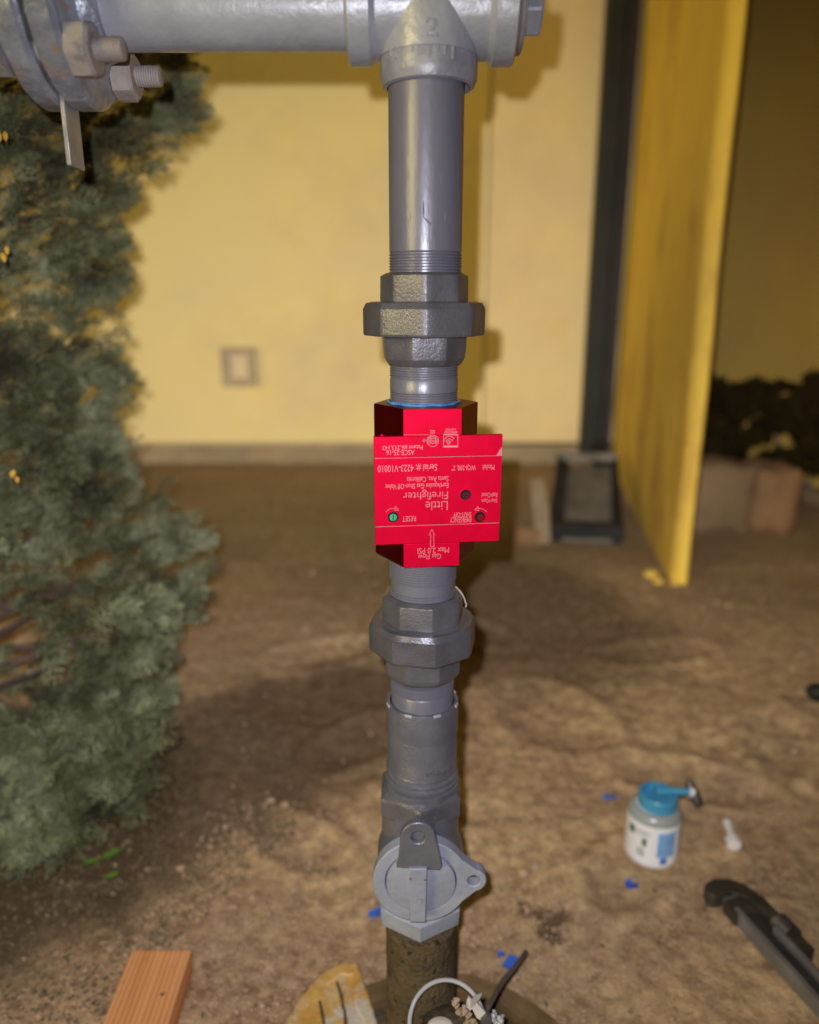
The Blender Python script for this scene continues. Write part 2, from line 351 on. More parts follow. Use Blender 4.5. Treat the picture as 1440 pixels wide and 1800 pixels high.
def soil_mat():
    m = bpy.data.materials.new('brown_soil'); m.use_nodes = True
    nt = m.node_tree; N = nt.nodes; L = nt.links; bs = N['Principled BSDF']
    bs.inputs['Roughness'].default_value = 0.95; bs.inputs['Specular IOR Level'].default_value = 0.15
    tc = N.new('ShaderNodeTexCoord')
    def nz(scale, det=6, off=(0, 0, 0), dist=0.0):
        ad = N.new('ShaderNodeVectorMath'); ad.inputs[1].default_value = off; L.new(tc.outputs['Object'], ad.inputs[0])
        n = N.new('ShaderNodeTexNoise'); n.inputs['Scale'].default_value = scale; n.inputs['Detail'].default_value = det
        n.inputs['Roughness'].default_value = 0.65; n.inputs['Distortion'].default_value = dist
        L.new(ad.outputs[0], n.inputs['Vector']); return n.outputs['Fac']
    def ramp(f, a, b, ca, cb):
        r = N.new('ShaderNodeValToRGB'); r.color_ramp.elements[0].position = a; r.color_ramp.elements[1].position = b
        r.color_ramp.elements[0].color = (*ca, 1); r.color_ramp.elements[1].color = (*cb, 1); L.new(f, r.inputs['Fac']); return r.outputs['Color']
    def mix(f, a, b, fac=None):
        x = N.new('ShaderNodeMix'); x.data_type = 'RGBA'; L.new(f, x.inputs[0]); L.new(a, x.inputs[6])
        if isinstance(b, tuple): x.inputs[7].default_value = (*b, 1)
        else: L.new(b, x.inputs[7])
        return x.outputs[2]
    base = ramp(nz(34, 10), 0.38, 0.62, (0.34, 0.215, 0.11), (0.70, 0.49, 0.26))
    red = ramp(nz(55, 10, (4, 1, 0)), 0.38, 0.62, (0.26, 0.15, 0.08), (0.54, 0.36, 0.20))
    c = mix(ramp(nz(2.0, 4, (7, 3, 0), 0.6), 0.44, 0.60, (0, 0, 0), (1, 1, 1)), base, red)
    grav = ramp(nz(230, 3, (1, 9, 0)), 0.56, 0.66, (0, 0, 0), (1, 1, 1))
    c = mix(grav, c, (0.66, 0.48, 0.31))
    dk = ramp(nz(140, 4, (2, 5, 0)), 0.64, 0.72, (0, 0, 0), (1, 1, 1))
    c = mix(dk, c, (0.09, 0.055, 0.03))
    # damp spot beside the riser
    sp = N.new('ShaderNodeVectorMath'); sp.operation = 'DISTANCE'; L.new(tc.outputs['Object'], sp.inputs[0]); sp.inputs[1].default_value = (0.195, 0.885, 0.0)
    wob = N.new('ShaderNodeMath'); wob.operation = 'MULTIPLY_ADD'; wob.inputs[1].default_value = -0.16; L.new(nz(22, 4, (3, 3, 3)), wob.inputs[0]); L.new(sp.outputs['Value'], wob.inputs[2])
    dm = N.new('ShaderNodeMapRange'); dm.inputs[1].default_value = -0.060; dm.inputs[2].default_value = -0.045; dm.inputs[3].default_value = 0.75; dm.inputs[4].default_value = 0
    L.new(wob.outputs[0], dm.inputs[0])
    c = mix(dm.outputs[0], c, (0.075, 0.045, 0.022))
    mp = N.new('ShaderNodeMapping'); mp.vector_type = 'TEXTURE'; mp.inputs['Location'].default_value = (-0.36, 1.30, 0)  # slanting cast shadow across the ground, painted into the soil colour
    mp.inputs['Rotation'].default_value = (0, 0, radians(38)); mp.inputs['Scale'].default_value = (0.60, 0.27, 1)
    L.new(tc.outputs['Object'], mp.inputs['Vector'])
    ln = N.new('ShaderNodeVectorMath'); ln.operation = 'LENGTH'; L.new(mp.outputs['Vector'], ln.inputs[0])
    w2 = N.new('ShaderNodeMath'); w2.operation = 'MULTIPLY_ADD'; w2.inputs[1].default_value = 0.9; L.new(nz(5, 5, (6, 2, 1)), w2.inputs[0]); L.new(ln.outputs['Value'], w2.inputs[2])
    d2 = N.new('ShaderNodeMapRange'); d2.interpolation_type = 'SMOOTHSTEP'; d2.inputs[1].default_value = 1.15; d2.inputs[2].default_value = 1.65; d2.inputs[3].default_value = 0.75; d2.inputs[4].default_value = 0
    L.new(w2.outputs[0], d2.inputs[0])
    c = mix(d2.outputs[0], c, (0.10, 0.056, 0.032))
    mp3 = N.new('ShaderNodeMapping'); mp3.vector_type = 'TEXTURE'; mp3.inputs['Location'].default_value = (0.30, 2.05, 0)  # ground shadow behind and right of the riser, painted as darker soil
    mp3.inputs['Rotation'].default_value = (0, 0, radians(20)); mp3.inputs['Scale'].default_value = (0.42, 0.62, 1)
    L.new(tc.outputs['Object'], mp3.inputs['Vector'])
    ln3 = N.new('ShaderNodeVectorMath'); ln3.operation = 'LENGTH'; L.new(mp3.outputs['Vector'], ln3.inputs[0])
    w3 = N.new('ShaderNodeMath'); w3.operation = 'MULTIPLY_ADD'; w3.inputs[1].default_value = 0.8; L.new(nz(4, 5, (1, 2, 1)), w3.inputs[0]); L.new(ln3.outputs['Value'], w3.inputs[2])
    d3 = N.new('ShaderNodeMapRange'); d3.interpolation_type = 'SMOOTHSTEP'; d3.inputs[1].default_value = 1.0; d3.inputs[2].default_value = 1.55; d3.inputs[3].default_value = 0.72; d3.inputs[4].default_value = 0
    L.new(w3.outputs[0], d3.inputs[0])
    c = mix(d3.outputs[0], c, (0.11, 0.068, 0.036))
    mp5 = N.new('ShaderNodeMapping'); mp5.vector_type = 'TEXTURE'; mp5.inputs['Location'].default_value = (-0.72, 1.07, 0)  # soil under the shrub: dark litter tone with the shrub's shadow painted in
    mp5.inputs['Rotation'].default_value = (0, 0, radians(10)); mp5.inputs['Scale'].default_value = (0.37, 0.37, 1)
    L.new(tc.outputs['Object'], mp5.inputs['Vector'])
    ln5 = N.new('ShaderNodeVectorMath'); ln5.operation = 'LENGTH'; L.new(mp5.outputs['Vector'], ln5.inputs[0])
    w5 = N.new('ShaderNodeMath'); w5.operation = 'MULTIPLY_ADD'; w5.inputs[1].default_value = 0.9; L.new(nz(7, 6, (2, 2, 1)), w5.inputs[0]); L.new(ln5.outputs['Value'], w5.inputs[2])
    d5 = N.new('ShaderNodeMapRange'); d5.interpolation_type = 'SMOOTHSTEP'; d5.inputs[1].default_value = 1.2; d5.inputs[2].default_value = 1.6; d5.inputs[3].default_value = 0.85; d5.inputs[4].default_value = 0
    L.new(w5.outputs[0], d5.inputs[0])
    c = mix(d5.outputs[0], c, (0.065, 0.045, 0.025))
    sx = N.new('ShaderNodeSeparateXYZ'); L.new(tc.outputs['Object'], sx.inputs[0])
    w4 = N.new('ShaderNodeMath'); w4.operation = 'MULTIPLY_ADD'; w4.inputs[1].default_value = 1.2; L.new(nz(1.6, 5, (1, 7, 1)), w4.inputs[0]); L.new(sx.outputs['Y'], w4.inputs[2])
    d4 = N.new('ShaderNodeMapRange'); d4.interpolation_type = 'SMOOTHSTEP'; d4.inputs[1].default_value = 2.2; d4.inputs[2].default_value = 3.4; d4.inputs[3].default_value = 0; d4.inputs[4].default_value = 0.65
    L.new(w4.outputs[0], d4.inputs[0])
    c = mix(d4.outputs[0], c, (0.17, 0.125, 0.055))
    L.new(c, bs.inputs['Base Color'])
    bp = N.new('ShaderNodeBump'); bp.inputs['Strength'].default_value = 0.9; bp.inputs['Distance'].default_value = 0.006
    L.new(nz(120, 8, (8, 8, 0)), bp.inputs['Height']); L.new(bp.outputs['Normal'], bs.inputs['Normal'])
    return m
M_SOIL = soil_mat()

def foliage_mat(name, c1, c2, c3):
    m = bpy.data.materials.new(name); m.use_nodes = True
    nt = m.node_tree; N = nt.nodes; L = nt.links; bs = N['Principled BSDF']; bs.inputs['Roughness'].default_value = 0.6
    bs.inputs['Specular IOR Level'].default_value = 0.3
    tc = N.new('ShaderNodeNewGeometry')
    n = N.new('ShaderNodeTexNoise'); n.inputs['Scale'].default_value = 8; n.inputs['Detail'].default_value = 9; n.inputs['Roughness'].default_value = 0.7
    L.new(tc.outputs['Position'], n.inputs['Vector'])
    r = N.new('ShaderNodeValToRGB'); e = r.color_ramp.elements
    e[0].position = 0.36; e[0].color = (*c1, 1); e[1].position = 0.66; e[1].color = (*c3, 1)
    x = r.color_ramp.elements.new(0.5); x.color = (*c2, 1)
    L.new(n.outputs['Fac'], r.inputs['Fac']); L.new(r.outputs['Color'], bs.inputs['Base Color'])
    return m
M_FOL = foliage_mat('grey_green_scale_foliage', (0.050, 0.040, 0.022), (0.145, 0.155, 0.080), (0.40, 0.42, 0.25))
M_TWIG = mat('purple_brown_twig', (0.10, 0.058, 0.05), (0.17, 0.11, 0.085), 0.9, 0, 40)

# ---------------------------------------------------------------- ground
def fbm(x, y, s, o=4):
    a = 0; k = 1.0; f = s
    for _ in range(o):
        a += k * noise.noise(Vector((x * f, y * f, 3.3))); k *= 0.5; f *= 2.1
    return a
PRINTS = [(0.30, 1.45, 0.10, 0.14, 0.5), (0.52, 1.22, 0.13, 0.06, -0.4), (-0.10, 1.35, 0.12, 0.06, 0.8), (0.62, 1.75, 0.14, 0.06, 0.2),
          (0.15, 1.9, 0.14, 0.07, -0.7), (-0.22, 1.75, 0.13, 0.07, 0.4), (0.34, 0.98, 0.09, 0.05, 0.9), (0.75, 1.35, 0.12, 0.06, 1.1), (-0.18, 1.05, 0.09, 0.05, -0.6)]
def ghgt(x, y):
    h = 0.0045 * fbm(x, y, 3.0, 2) + 0.0040 * fbm(x + 9, y, 11, 3) + 0.0026 * fbm(x, y + 5, 48, 3)
    for (a, b, ra, rb, ro) in PRINTS:
        dx, dy = x - a, y - b; u = dx * cos(ro) + dy * sin(ro); v = -dx * sin(ro) + dy * cos(ro)
        q = (u / ra) ** 2 + (v / rb) ** 2
        if q < 4: h += -0.008 * math.exp(-q * q * 1.2) + 0.006 * math.exp(-((q - 1.5) ** 2) * 3)
    return h - 0.004
def warp(t, c, span, far):
    # t in -1..1 -> dense around c
    return c + span * t + far * (t ** 9)
NX, NY = 340, 380
gv = []; gf = []
for j in range(NY + 1):
    y = warp(j / NY * 2 - 1, 1.30, 1.15, 26)
    for i in range(NX + 1):
        x = warp(i / NX * 2 - 1, 0.10, 1.15, 26)
        near = 1.0 if (abs(x) < 3 and -0.5 < y < 5) else 0.15
        z = ghgt(x, y) * near
        dd = sqrt((x - 0.03) ** 2 + (y - 0.60) ** 2)        # the pit round the riser
        if dd < 0.172: z = -0.035 + 0.004 * fbm(x, y, 40, 2)
        gv.append((x, y, z))
W = NX + 1
for j in range(NY):
    for i in range(NX):
        a = j * W + i; gf.append((a, a + 1, a + W + 1, a + W))
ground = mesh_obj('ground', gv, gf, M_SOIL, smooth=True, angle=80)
ground['kind'] = 'structure'

# loose grit and pebbles
ico = [(0, 0, 1), (0.894, 0, 0.447), (0.276, 0.851, 0.447), (-0.724, 0.526, 0.447), (-0.724, -0.526, 0.447), (0.276, -0.851, 0.447),
       (0.724, 0.526, -0.447), (-0.276, 0.851, -0.447), (-0.894, 0, -0.447), (-0.276, -0.851, -0.447), (0.724, -0.526, -0.447), (0, 0, -1)]
icf = [(0, 1, 2), (0, 2, 3), (0, 3, 4), (0, 4, 5), (0, 5, 1), (1, 6, 2), (2, 7, 3), (3, 8, 4), (4, 9, 5), (5, 10, 1),
       (6, 7, 2), (7, 8, 3), (8, 9, 4), (9, 10, 5), (10, 6, 1), (11, 7, 6), (11, 8, 7), (11, 9, 8), (11, 10, 9), (11, 6, 10)]
pv = []; pf = []
for k in range(11000):
    u = random.random()
    if u < 0.62: x, y = random.uniform(-0.55, 0.25), random.uniform(0.66, 1.15)
    else: x, y = random.uniform(-0.6, 1.1), random.uniform(0.66, 2.4)
    if sqrt((x - 0.03) ** 2 + (y - 0.60) ** 2) < 0.19: continue
    if sqrt((x + 0.72) ** 2 + (y - 1.07) ** 2) < 0.37 and random.random() < .93: continue
    if random.random() < .45: continue
    r = random.choice([0.0012, 0.0016, 0.002, 0.003]) * random.uniform(0.7, 1.5)
    if random.random() < 0.02: r *= 2.2
    z = ghgt(x, y); b = len(pv); a = random.random() * 6.28; sq = random.uniform(0.5, 0.9)
    for (p, q, s) in ico:
        j1 = random.uniform(0.75, 1.2)
        pv.append((x + r * j1 * (p * cos(a) - q * sin(a)), y + r * j1 * (p * sin(a) + q * cos(a)) * 0.8, z + r * s * sq * j1 + r * 0.3))
    pf += [tuple(i + b for i in f) for f in icf]
tag(mesh_obj('gravel', pv, pf, M_PEB, smooth=False), 'small brown stones and grit scattered over the bare dirt', 'gravel', kind='stuff')
# dry litter under the shrub
lv = []; lf = []
for k in range(19000):
    if k < 18500:
        a = random.random() * 6.28; rr = 0.62 * sqrt(random.random()); x, y = -0.62 + rr * cos(a) * 0.75, 1.0 + rr * sin(a) * 0.9
        e = gp(300, 1600)
        if x > -0.24 - (1.0 - y) * 0.55 + 0.05 * noise.noise(Vector((x * 9, y * 9, 0))): continue
    else: x, y = random.uniform(-0.6, 0.9), random.uniform(0.7, 2.2)
    z = ghgt(x, y) + 0.001; L_ = random.uniform(0.0015, 0.0055); w = L_ * random.uniform(0.2, 0.7); a = random.random() * 6.28
    d = Vector((cos(a), sin(a), random.uniform(-0.3, 0.5))) * L_; s_ = Vector((-sin(a), cos(a), random.uniform(-0.4, 0.4))) * w
    c = Vector((x, y, z + 0.001)); b = len(lv)
    lv += [c - d, c + s_, c + d, c - s_]; lf += [(b, b + 1, b + 2, b + 3)]
tag(mesh_obj('leaf_litter', lv, lf, M_LITTER, smooth=False), 'dry twig and leaf crumbs lying on the dirt beneath the conifer', 'litter', kind='stuff')

# ---------------------------------------------------------------- walls
WY = 4.05
def slab(name, mtl, p0, p1, z0, z1, thick, parent=None, n=None):
    """vertical slab whose visible face runs p0->p1; the thickness goes away along n"""
    p0, p1 = Vector((*p0, 0)), Vector((*p1, 0)); d = (p1 - p0).normalized()
    n = Vector((*n, 0)).normalized() if n else Vector((-d.y, d.x, 0))
    q = [p0, p1, p1 + n * thick, p0 + n * thick]
    m = MB(); m.rings([[Vector((v.x, v.y, z0)) for v in q], [Vector((v.x, v.y, z1)) for v in q]])
    return m.build(name, mtl, parent)
wall = root('stucco_wall', (-1.0, WY, 0), 'pale yellow stucco wall at the back of the yard with a small square cover', 'wall')
JX = at(856, 450, WY).x
slab('wall_face', M_WALL, (-5.0, WY), (JX - 0.006, WY), 0.105, 3.4, 0.2, wall, (0, 1))
slab('wall_face', M_WALL2, (JX + 0.006, WY - 0.012), (1.19, WY - 0.012), 0.105, 3.4, 0.2, wall, (0, 1))
slab('wall_joint', M_PLATEDK, (JX - 0.005, WY + 0.012), (JX + 0.005, WY + 0.012), 0.106, 3.4, 0.18, wall, (0, 1))
slab('plinth', M_PLINTH, (-5.0, WY + 0.02), (1.19, WY + 0.02), -0.05, 0.103, 0.18, wall, (0, 1))
m = MB(); m.box((-1.9, WY - 0.006, 0.112), (6.2, 0.012, 0.016)); m.build('weep_screed', M_PLATEDK, wall)
# the square cover plate
c0, c1 = at(389, 610, WY), at(452, 678, WY)
cx, cz = (c0.x + c1.x) / 2, (c0.z + c1.z) / 2; hw = (c1.x - c0.x) / 2; hz = (c0.z - c1.z) / 2
cov = empty('cover_plate'); cov.parent = wall; cov.location = Vector((cx, WY, cz)) - wall.location
m = MB()
for (ox, oz, sx, sz) in ((-hw + .02, 0, .04, 2 * hz), (hw - .02, 0, .04, 2 * hz), (0, hz - .02, 2 * hw - .08, .04), (0, -hz + .02, 2 * hw - .08, .04)):
    m.box((cx + ox, WY - 0.02, cz + oz), (sx, 0.04, sz))
m.build('cover_frame', M_PLATEDK, cov)
m = MB(); m.box((cx, WY - 0.008, cz), (2 * hw - .081, 0.016, 2 * hz - .081)); m.build('cover_panel', M_PLATE, cov)

# wing wall that comes towards the camera, with a rounded near end
A_, B_ = Vector((1.095, 4.05, 0)), Vector((0.830, 2.27, 0))
dW = (B_ - A_).normalized(); nW = Vector((-dW.y, dW.x, 0)); nW = nW if nW.x > 0 else -nW
wing = root('wing_wall', B_, 'ochre yellow wall stub with a rounded corner behind the black downspout', 'wall')
outl = [A_, B_]
for k in range(0, 9):
    a = k / 8 * pi / 2
    outl.append(B_ + dW * (0.050 * sin(a)) + nW * (0.040 * (1 - cos(a))))
outl += [B_ + dW * 0.040 + nW * 0.048, A_ + nW * 0.12]
mw = MB()
levels = [-0.05 + 3.3 * k / 44 for k in range(45)]
rings = []
for z in levels:
    rr = []
    for i, p in enumerate(outl):
        w_ = 0.006 * noise.noise(Vector((p.x * 4, p.y * 4, z * 3)))
        rr.append(Vector((p.x + nW.x * w_, p.y + dW.y * w_, z)))
    rings.append(rr)
mw.rings(rings); mw.build('wall_face', M_SIDEWALL, wing, angle=50)
# chipped stucco toe at the corner
mm_ = MB()
for (px, py, r) in ((1145, 1010, .028), (1158, 1022, .02), (1188, 1026, .018)):
    p = gp(px, py); mm_.add([(p.x + r * a, p.y + r * b * .8, p.z + r * c * .6) for a, b, c in ico], icf)
mm_.build('stucco_crumb', M_SIDEWALL, wing)

# wall further right, running towards the camera; its shade is painted brown
P0, P1 = gp(1205, 797), gp(1440, 880)
d_ = (P1 - P0).normalized()
bw = root('shaded_wall', (P0.x, P0.y, 0), 'stucco wall at the far right beyond the ochre corner, its shade painted dark brown', 'wall')
slab('wall_face', M_SHADEWALL, (P0 - d_ * 1.5)[:2], (P1 + d_ * 2.2)[:2], -0.05, 3.4, 0.2, bw, (-d_.y, d_.x) if -d_.y > 0 else (d_.y, -d_.x))
m = MB()
q0, q1 = P0 - d_ * 0.3, P1 + d_ * 2.0
nn = Vector((-d_.y, d_.x, 0)); nn = nn if nn.x < 0 else -nn
m.prism([q0 + Vector((0, 0, -.02)), q1 + Vector((0, 0, -.02)), q1 + nn * .05 + Vector((0, 0, -.02)), q0 + nn * .05 + Vector((0, 0, -.02))], (0, 0, 0.075)); m.build('ledge', M_STONE, bw)

# ---------------------------------------------------------------- downspout, splash block, stake, stones
ds = root('downspout', (0.98, 3.93, 0), 'tall black metal downspout running down beside the ochre wall corner', 'downspout')
m = MB(); m.box((0.945, 3.95, 1.66), (0.085, 0.10, 3.20)); add_bevel(m.build('front_channel', M_POST, ds), 0.006)
m = MB(); m.box((1.022, 3.95, 1.66), (0.062, 0.075, 3.20)); add_bevel(m.build('side_channel', M_POST2, ds), 0.006)
m = MB(); m.tube([(0.985, 3.93, 0.12), (0.99, 3.88, 0.07), (1.0, 3.78, 0.035), (1.0, 3.70, 0.03)], [0.05, 0.052, 0.045, 0.04], 14); m.build('elbow', M_POST2, ds)

# a tilted splash tray standing against the foot of the downspout
tl, tr = at(978, 845, 3.30), at(1083, 850, 3.30)
bl, br = gp(962, 950), gp(1095, 955)
tl.z = max(tl.z, 0.14); tr.z = tl.z
tray = root('splash_block', (bl + br) / 2, 'grey concrete splash block with charcoal rims below the black downspout', 'splash block')
def quadslab(a, b, c, d, t):       # a,b,c,d corners ; thickness downwards
    m = MB(); dn = Vector((0, 0.0, -t)); m.rings([[a + dn, b + dn, c + dn, d + dn], [a, b, c, d]]); return m
up = Vector((0, 0, 0.05))
def lerp(a, b, t): return a + (b - a) * t
fl0, fl1 = lerp(bl, br, 0.20) + up * .6, lerp(bl, br, 0.84) + up * .6
ft0, ft1 = lerp(tl, tr, 0.20), lerp(tl, tr, 0.90)
quadslab(fl0, fl1, ft1, ft0, 0.03).build('trough', M_SPLASH, tray)
quadslab(bl + up, fl0 + up * .5, ft0 + up * .5, tl + up, 0.07).build('rim', M_SPLASHDK, tray)
quadslab(fl1 + up * .5, br + up, tr + up, ft1 + up * .5, 0.07).build('rim', M_SPLASHDK, tray)
m = MB(); e0, e1 = bl + Vector((-.02, -.02, .02)), br + Vector((.0, -.02, .02)); m.prism([e0, e1, e1 + Vector((0, .06, 0)), e0 + Vector((0, .06, 0))], (0, 0, .05), 0.004); m.build('front_lip', M_SPLASHDK, tray)
m = MB()
g0, g1 = tl + Vector((0, 0, .03)), tr + Vector((0, 0, .03)); m.prism([g0, g1, g1 + Vector((0, .04, 0)), g0 + Vector((0, .04, 0))], (0, 0, .03), 0.004); m.build('rear_lip', M_SPLASH, tray)

st = MB(); a0 = gp(956, 955); a1 = at(944, 842, a0.y + 0.06)
st.tube([a0, lerp(a0, a1, .5) + Vector((.004, 0, 0)), a1], [0.030, 0.034, 0.028], 6)
o = st.build('wooden_stake', M_STAKE); tag(o, 'short pale wooden stake standing left of the grey splash block', 'stake')

def boulder(name, c, size, mtl, seed, boxy=0.6):
    vs = []; fs = []; n = 14; mrings = []
    m = MB()
    for i in range(1, n):
        th = pi * i / n; ring = []
        for k in range(20):
            ph = 2 * pi * k / 20
            v = Vector((sin(th) * cos(ph), sin(th) * sin(ph), -cos(th)))
            mx_ = max(abs(v.x), abs(v.y), abs(v.z)); v = v * (1 - boxy) + v / mx_ * boxy
            v *= 1 + 0.12 * noise.noise(v * 1.7 + Vector((seed, 0, 0))) + 0.03 * noise.noise(v * 7 + Vector((seed, 0, 0)))
            ring.append(Vector((c[0] + v.x * size[0], c[1] + v.y * size[1], c[2] + v.z * size[2])))
        mrings.append(ring)
    m.rings(mrings); return m.build(name, mtl, angle=60)
p = gp(1270, 942); o = boulder('stone_block', (p.x, p.y + 0.16, 0.12), (0.150, 0.12, 0.145), M_STONE, 1, .7)
tag(o, 'squarish brown stone block at the base of the dark wall, nearer the ochre corner', 'stone')
p = gp(1375, 944); o = boulder('stone_block', (p.x, p.y + 0.16, 0.115), (0.095, 0.12, 0.14), M_STONE2, 5, .7)
tag(o, 'reddish brown stone block at the right edge beside the larger squarish one', 'stone')
p = gp(932, 958); o = boulder('rock', (p.x, p.y + 0.05, 0.02), (0.055, 0.05, 0.045), M_STONE2, 9, .3)
tag(o, 'rounded brown rock on the dirt left of the splash block', 'rock')

# near-black leaves standing in for a shadow on the far right wall
shadow_bush = root('shadow_leaf_mass', (1.55, 3.3, 0), 'near-black leaf mass standing in for a leafy shadow on the shaded wall at right', 'shadow_bush')
m = MB()
for k in range(7):
    a = random.uniform(-1.2, 1.2); x0 = 1.45 + 0.12 * k - .1
    m.tube([(x0, 3.22, 0), (x0 + .05 * a, 3.2, .2), (x0 + .12 * a, 3.17, .42)], [.010, .008, .004], 6)
m.build('shadow_stem', M_BARK, shadow_bush)
bv = []; bf = []
for k in range(2600):
    px = random.uniform(1212, 1500); py = random.uniform(655, 830)
    top = 662 + 10 * sin(px * .045) + (px > 1330) * 14 - (px > 1415) * 45
    if py < top + 8 * random.random(): continue
    if noise.noise(Vector((px * .02, py * .03, 0))) > .30: continue
    Yd = random.uniform(2.95, 3.25)
    c = at(px, py, Yd)
    if c.z < 0.03: continue
    n1 = Vector((random.uniform(-1, 1), random.uniform(-1, -.2), random.uniform(-.6, 1))).normalized()
    t1 = n1.cross(Vector((random.uniform(-1, 1), random.uniform(-1, 1), random.uniform(-1, 1)))).normalized(); s1 = n1.cross(t1)
    L_ = random.uniform(.022, .04); b = len(bv)
    bv += [c - t1 * L_, c - t1 * L_ * .2 + s1 * L_ * .5, c + t1 * L_, c - t1 * L_ * .2 - s1 * L_ * .5 + n1 * .004]; bf += [(b, b + 1, b + 2), (b, b + 2, b + 3)]
o = mesh_obj('foliage', bv, bf, M_SHADOWLEAF, smooth=False)  # leaves of the shadow stand-in, not a real bush
for v in o.data.vertices: v.co -= Vector(shadow_bush.location)
o.parent = shadow_bush; o['kind'] = 'stuff'

# ================================================================ the gas riser
rig = root('gas_riser', (AX, AY, 0), 'grey painted steel gas riser with a red earthquake shut-off valve in the middle', 'gas pipe')
HZ = at(720, 12, AY).z                         # height of the horizontal run
def lathe_x(prof, cy=AY, cz=HZ, n=64, cap0=True, cap1=True, M=None):
    m = MB(); m.rings([[Vector((x, cy + r * cos(2 * pi * k / n), cz + r * sin(2 * pi * k / n))) for k in range(n)] for x, r in prof], cap0, cap1)
    return m
def xat(px, py, Y=AY): return at(px, py, Y).x
RP = 0.0302
# horizontal pipe (tee to flange, and on past the flange out of the photo)
xl = xat(640, 60)
lathe_x([(-0.243, RP), (xl, RP)]).build('horizontal_pipe', M_GALV, rig)
lathe_x([(-0.9, RP), (-0.31, RP)]).build('horizontal_pipe', M_GALV, rig)

# ---- tee
tx0, tx1 = xat(612, 60), xat(905, 60)
c0_, c1_ = xat(655, 60), xat(862, 60)
RB = 0.0405; RR = 0.0365
tm = lathe_x([(tx0 - .001, RP + .0015), (tx0, RB - .003), (tx0 + .002, RB), (c0_ - .0015, RB), (c0_, RB - .002), (c0_ + .003, RR), (c1_ - .003, RR), (c1_, RB - .002),
              (c1_ + .0015, RB), (tx1 - .002, RB), (tx1, RB - .003)], cap0=False)
tee = tm.build('tee_fitting', M_GALV, rig)
TX = xat(754, 100)
z1 = at(752, 88, AY - .0385).z; r1 = 0; z2, r2 = S(103, 86); z3, r3 = S(138, 85); z4, r4 = S(154, 80); z5, r5 = S(150, 70)
bz = HZ
nprof = [(bz + .034, .004), (bz + .033, .014), (bz + .030, .021), (bz + .024, .028), (bz + .014, .0335), (bz, .0365), (bz - .014, .0378), (z1 + .004, .0383)]
nk = lathe(nprof, TX, AY - .0012, 64, True, False); nk.build('tee_branch', M_GALV, tee)
lathe([(z1 + .0042, .0375), (z1 + .001, r2 - .001), (z2, r2), (z3 + .002, r2), (z3 - .001, r3), (z4, r4), (z4 - .001, r4 - .003), (z4 + .003, RP + .003), (z4 + .010, RP)], TX, AY, 72).build('tee_collar', M_TEEDARK, tee)
# flattened facets cast on the collar, and the cast lumps
m = MB()
for k, px in enumerate([726, 738, 752, 764, 778, 790, 690, 700]):
    p = at(px, 112 + (k % 3) * 3, AY); x = p.x; dx = x - TX; y = AY - sqrt(max(1e-6, r2 ** 2 - dx * dx))
    m.box((x, y + .0008, p.z + 0.001), (.0030 + .0016 * (k % 2), .0022, .006 + .002 * (k % 3)))
add_bevel(m.build('cast_mark', M_TEEDARK, tee), .0006)
def text_obj(body, size_w, size_h, mtl, name, depth=0.0003, bold=0.0):
    cu = bpy.data.curves.new(name, 'FONT'); cu.body = body; cu.size = 1; cu.extrude = 0.5; cu.resolution_u = 3; cu.offset = bold
    o = bpy.data.objects.new(name, cu); SC.collection.objects.link(o)
    dg = bpy.context.evaluated_depsgraph_get(); me = bpy.data.meshes.new_from_object(o.evaluated_get(dg))
    SC.collection.objects.unlink(o); bpy.data.objects.remove(o); bpy.data.curves.remove(cu)
    xs = [v.co.x for v in me.vertices]; ys = [v.co.y for v in me.vertices]
    x0, x1, y0, y1 = min(xs), max(xs), min(ys), max(ys)
    out = []
    for v in me.vertices:
        out.append(((v.co.x - x0) / (x1 - x0) * size_w, (v.co.y - y0) / (y1 - y0) * size_h, (1 if v.co.z > 0 else -1) * depth))
    fs = [tuple(p.vertices) for p in me.polygons]; bpy.data.meshes.remove(me)
    return out, fs
# the embossed 2
tv, tf = text_obj('2', .0085, .0135, None, 'size_mark', .0012, .02)
a = at(748, 64, AY - .038)
m = MB(); m.add([(a.x + v[0], AY - .0012 - sqrt(.0379 ** 2 - (a.x + v[0] - TX) ** 2) - v[2] * 1.0, a.z + v[1]) for v in tv], tf)
m.build('size_mark', M_TEEDARK, tee, smooth=False)
# plug at the right end of the tee: threads, then a hex head
hx0, hx1 = xat(918, 50), xat(949, 50)
tp = [(tx1 - .002, RP + .001)]; x = tx1 - .001
while x < hx0 - .0005: tp += [(x, RP + .0006), (x + .0011, RP + .0026), (x + .0015, RP + .0006)]; x += .0021
plug = lathe_x(tp + [(hx0, RP + .0004), (hx0 + .0004, .019)]).build('pipe_plug', M_RUST, tee)
hr = []
for (x, k) in ((hx0 - .002, 1), (hx0 + .0015, 1), (hx1 - .002, 1), (hx1, .95)):
    ring = []
    for i in range(60):
        a = 2 * pi * i / 60; r = poly_r(a, 6, .0212, radians(201), .985) * k
        ring.append(Vector((x, AY + r * cos(a), HZ + r * sin(a))))
    hr.append(ring)
m = MB(); m.rings(hr); m.ang = 16; m.build('plug_head', M_GALV, plug)

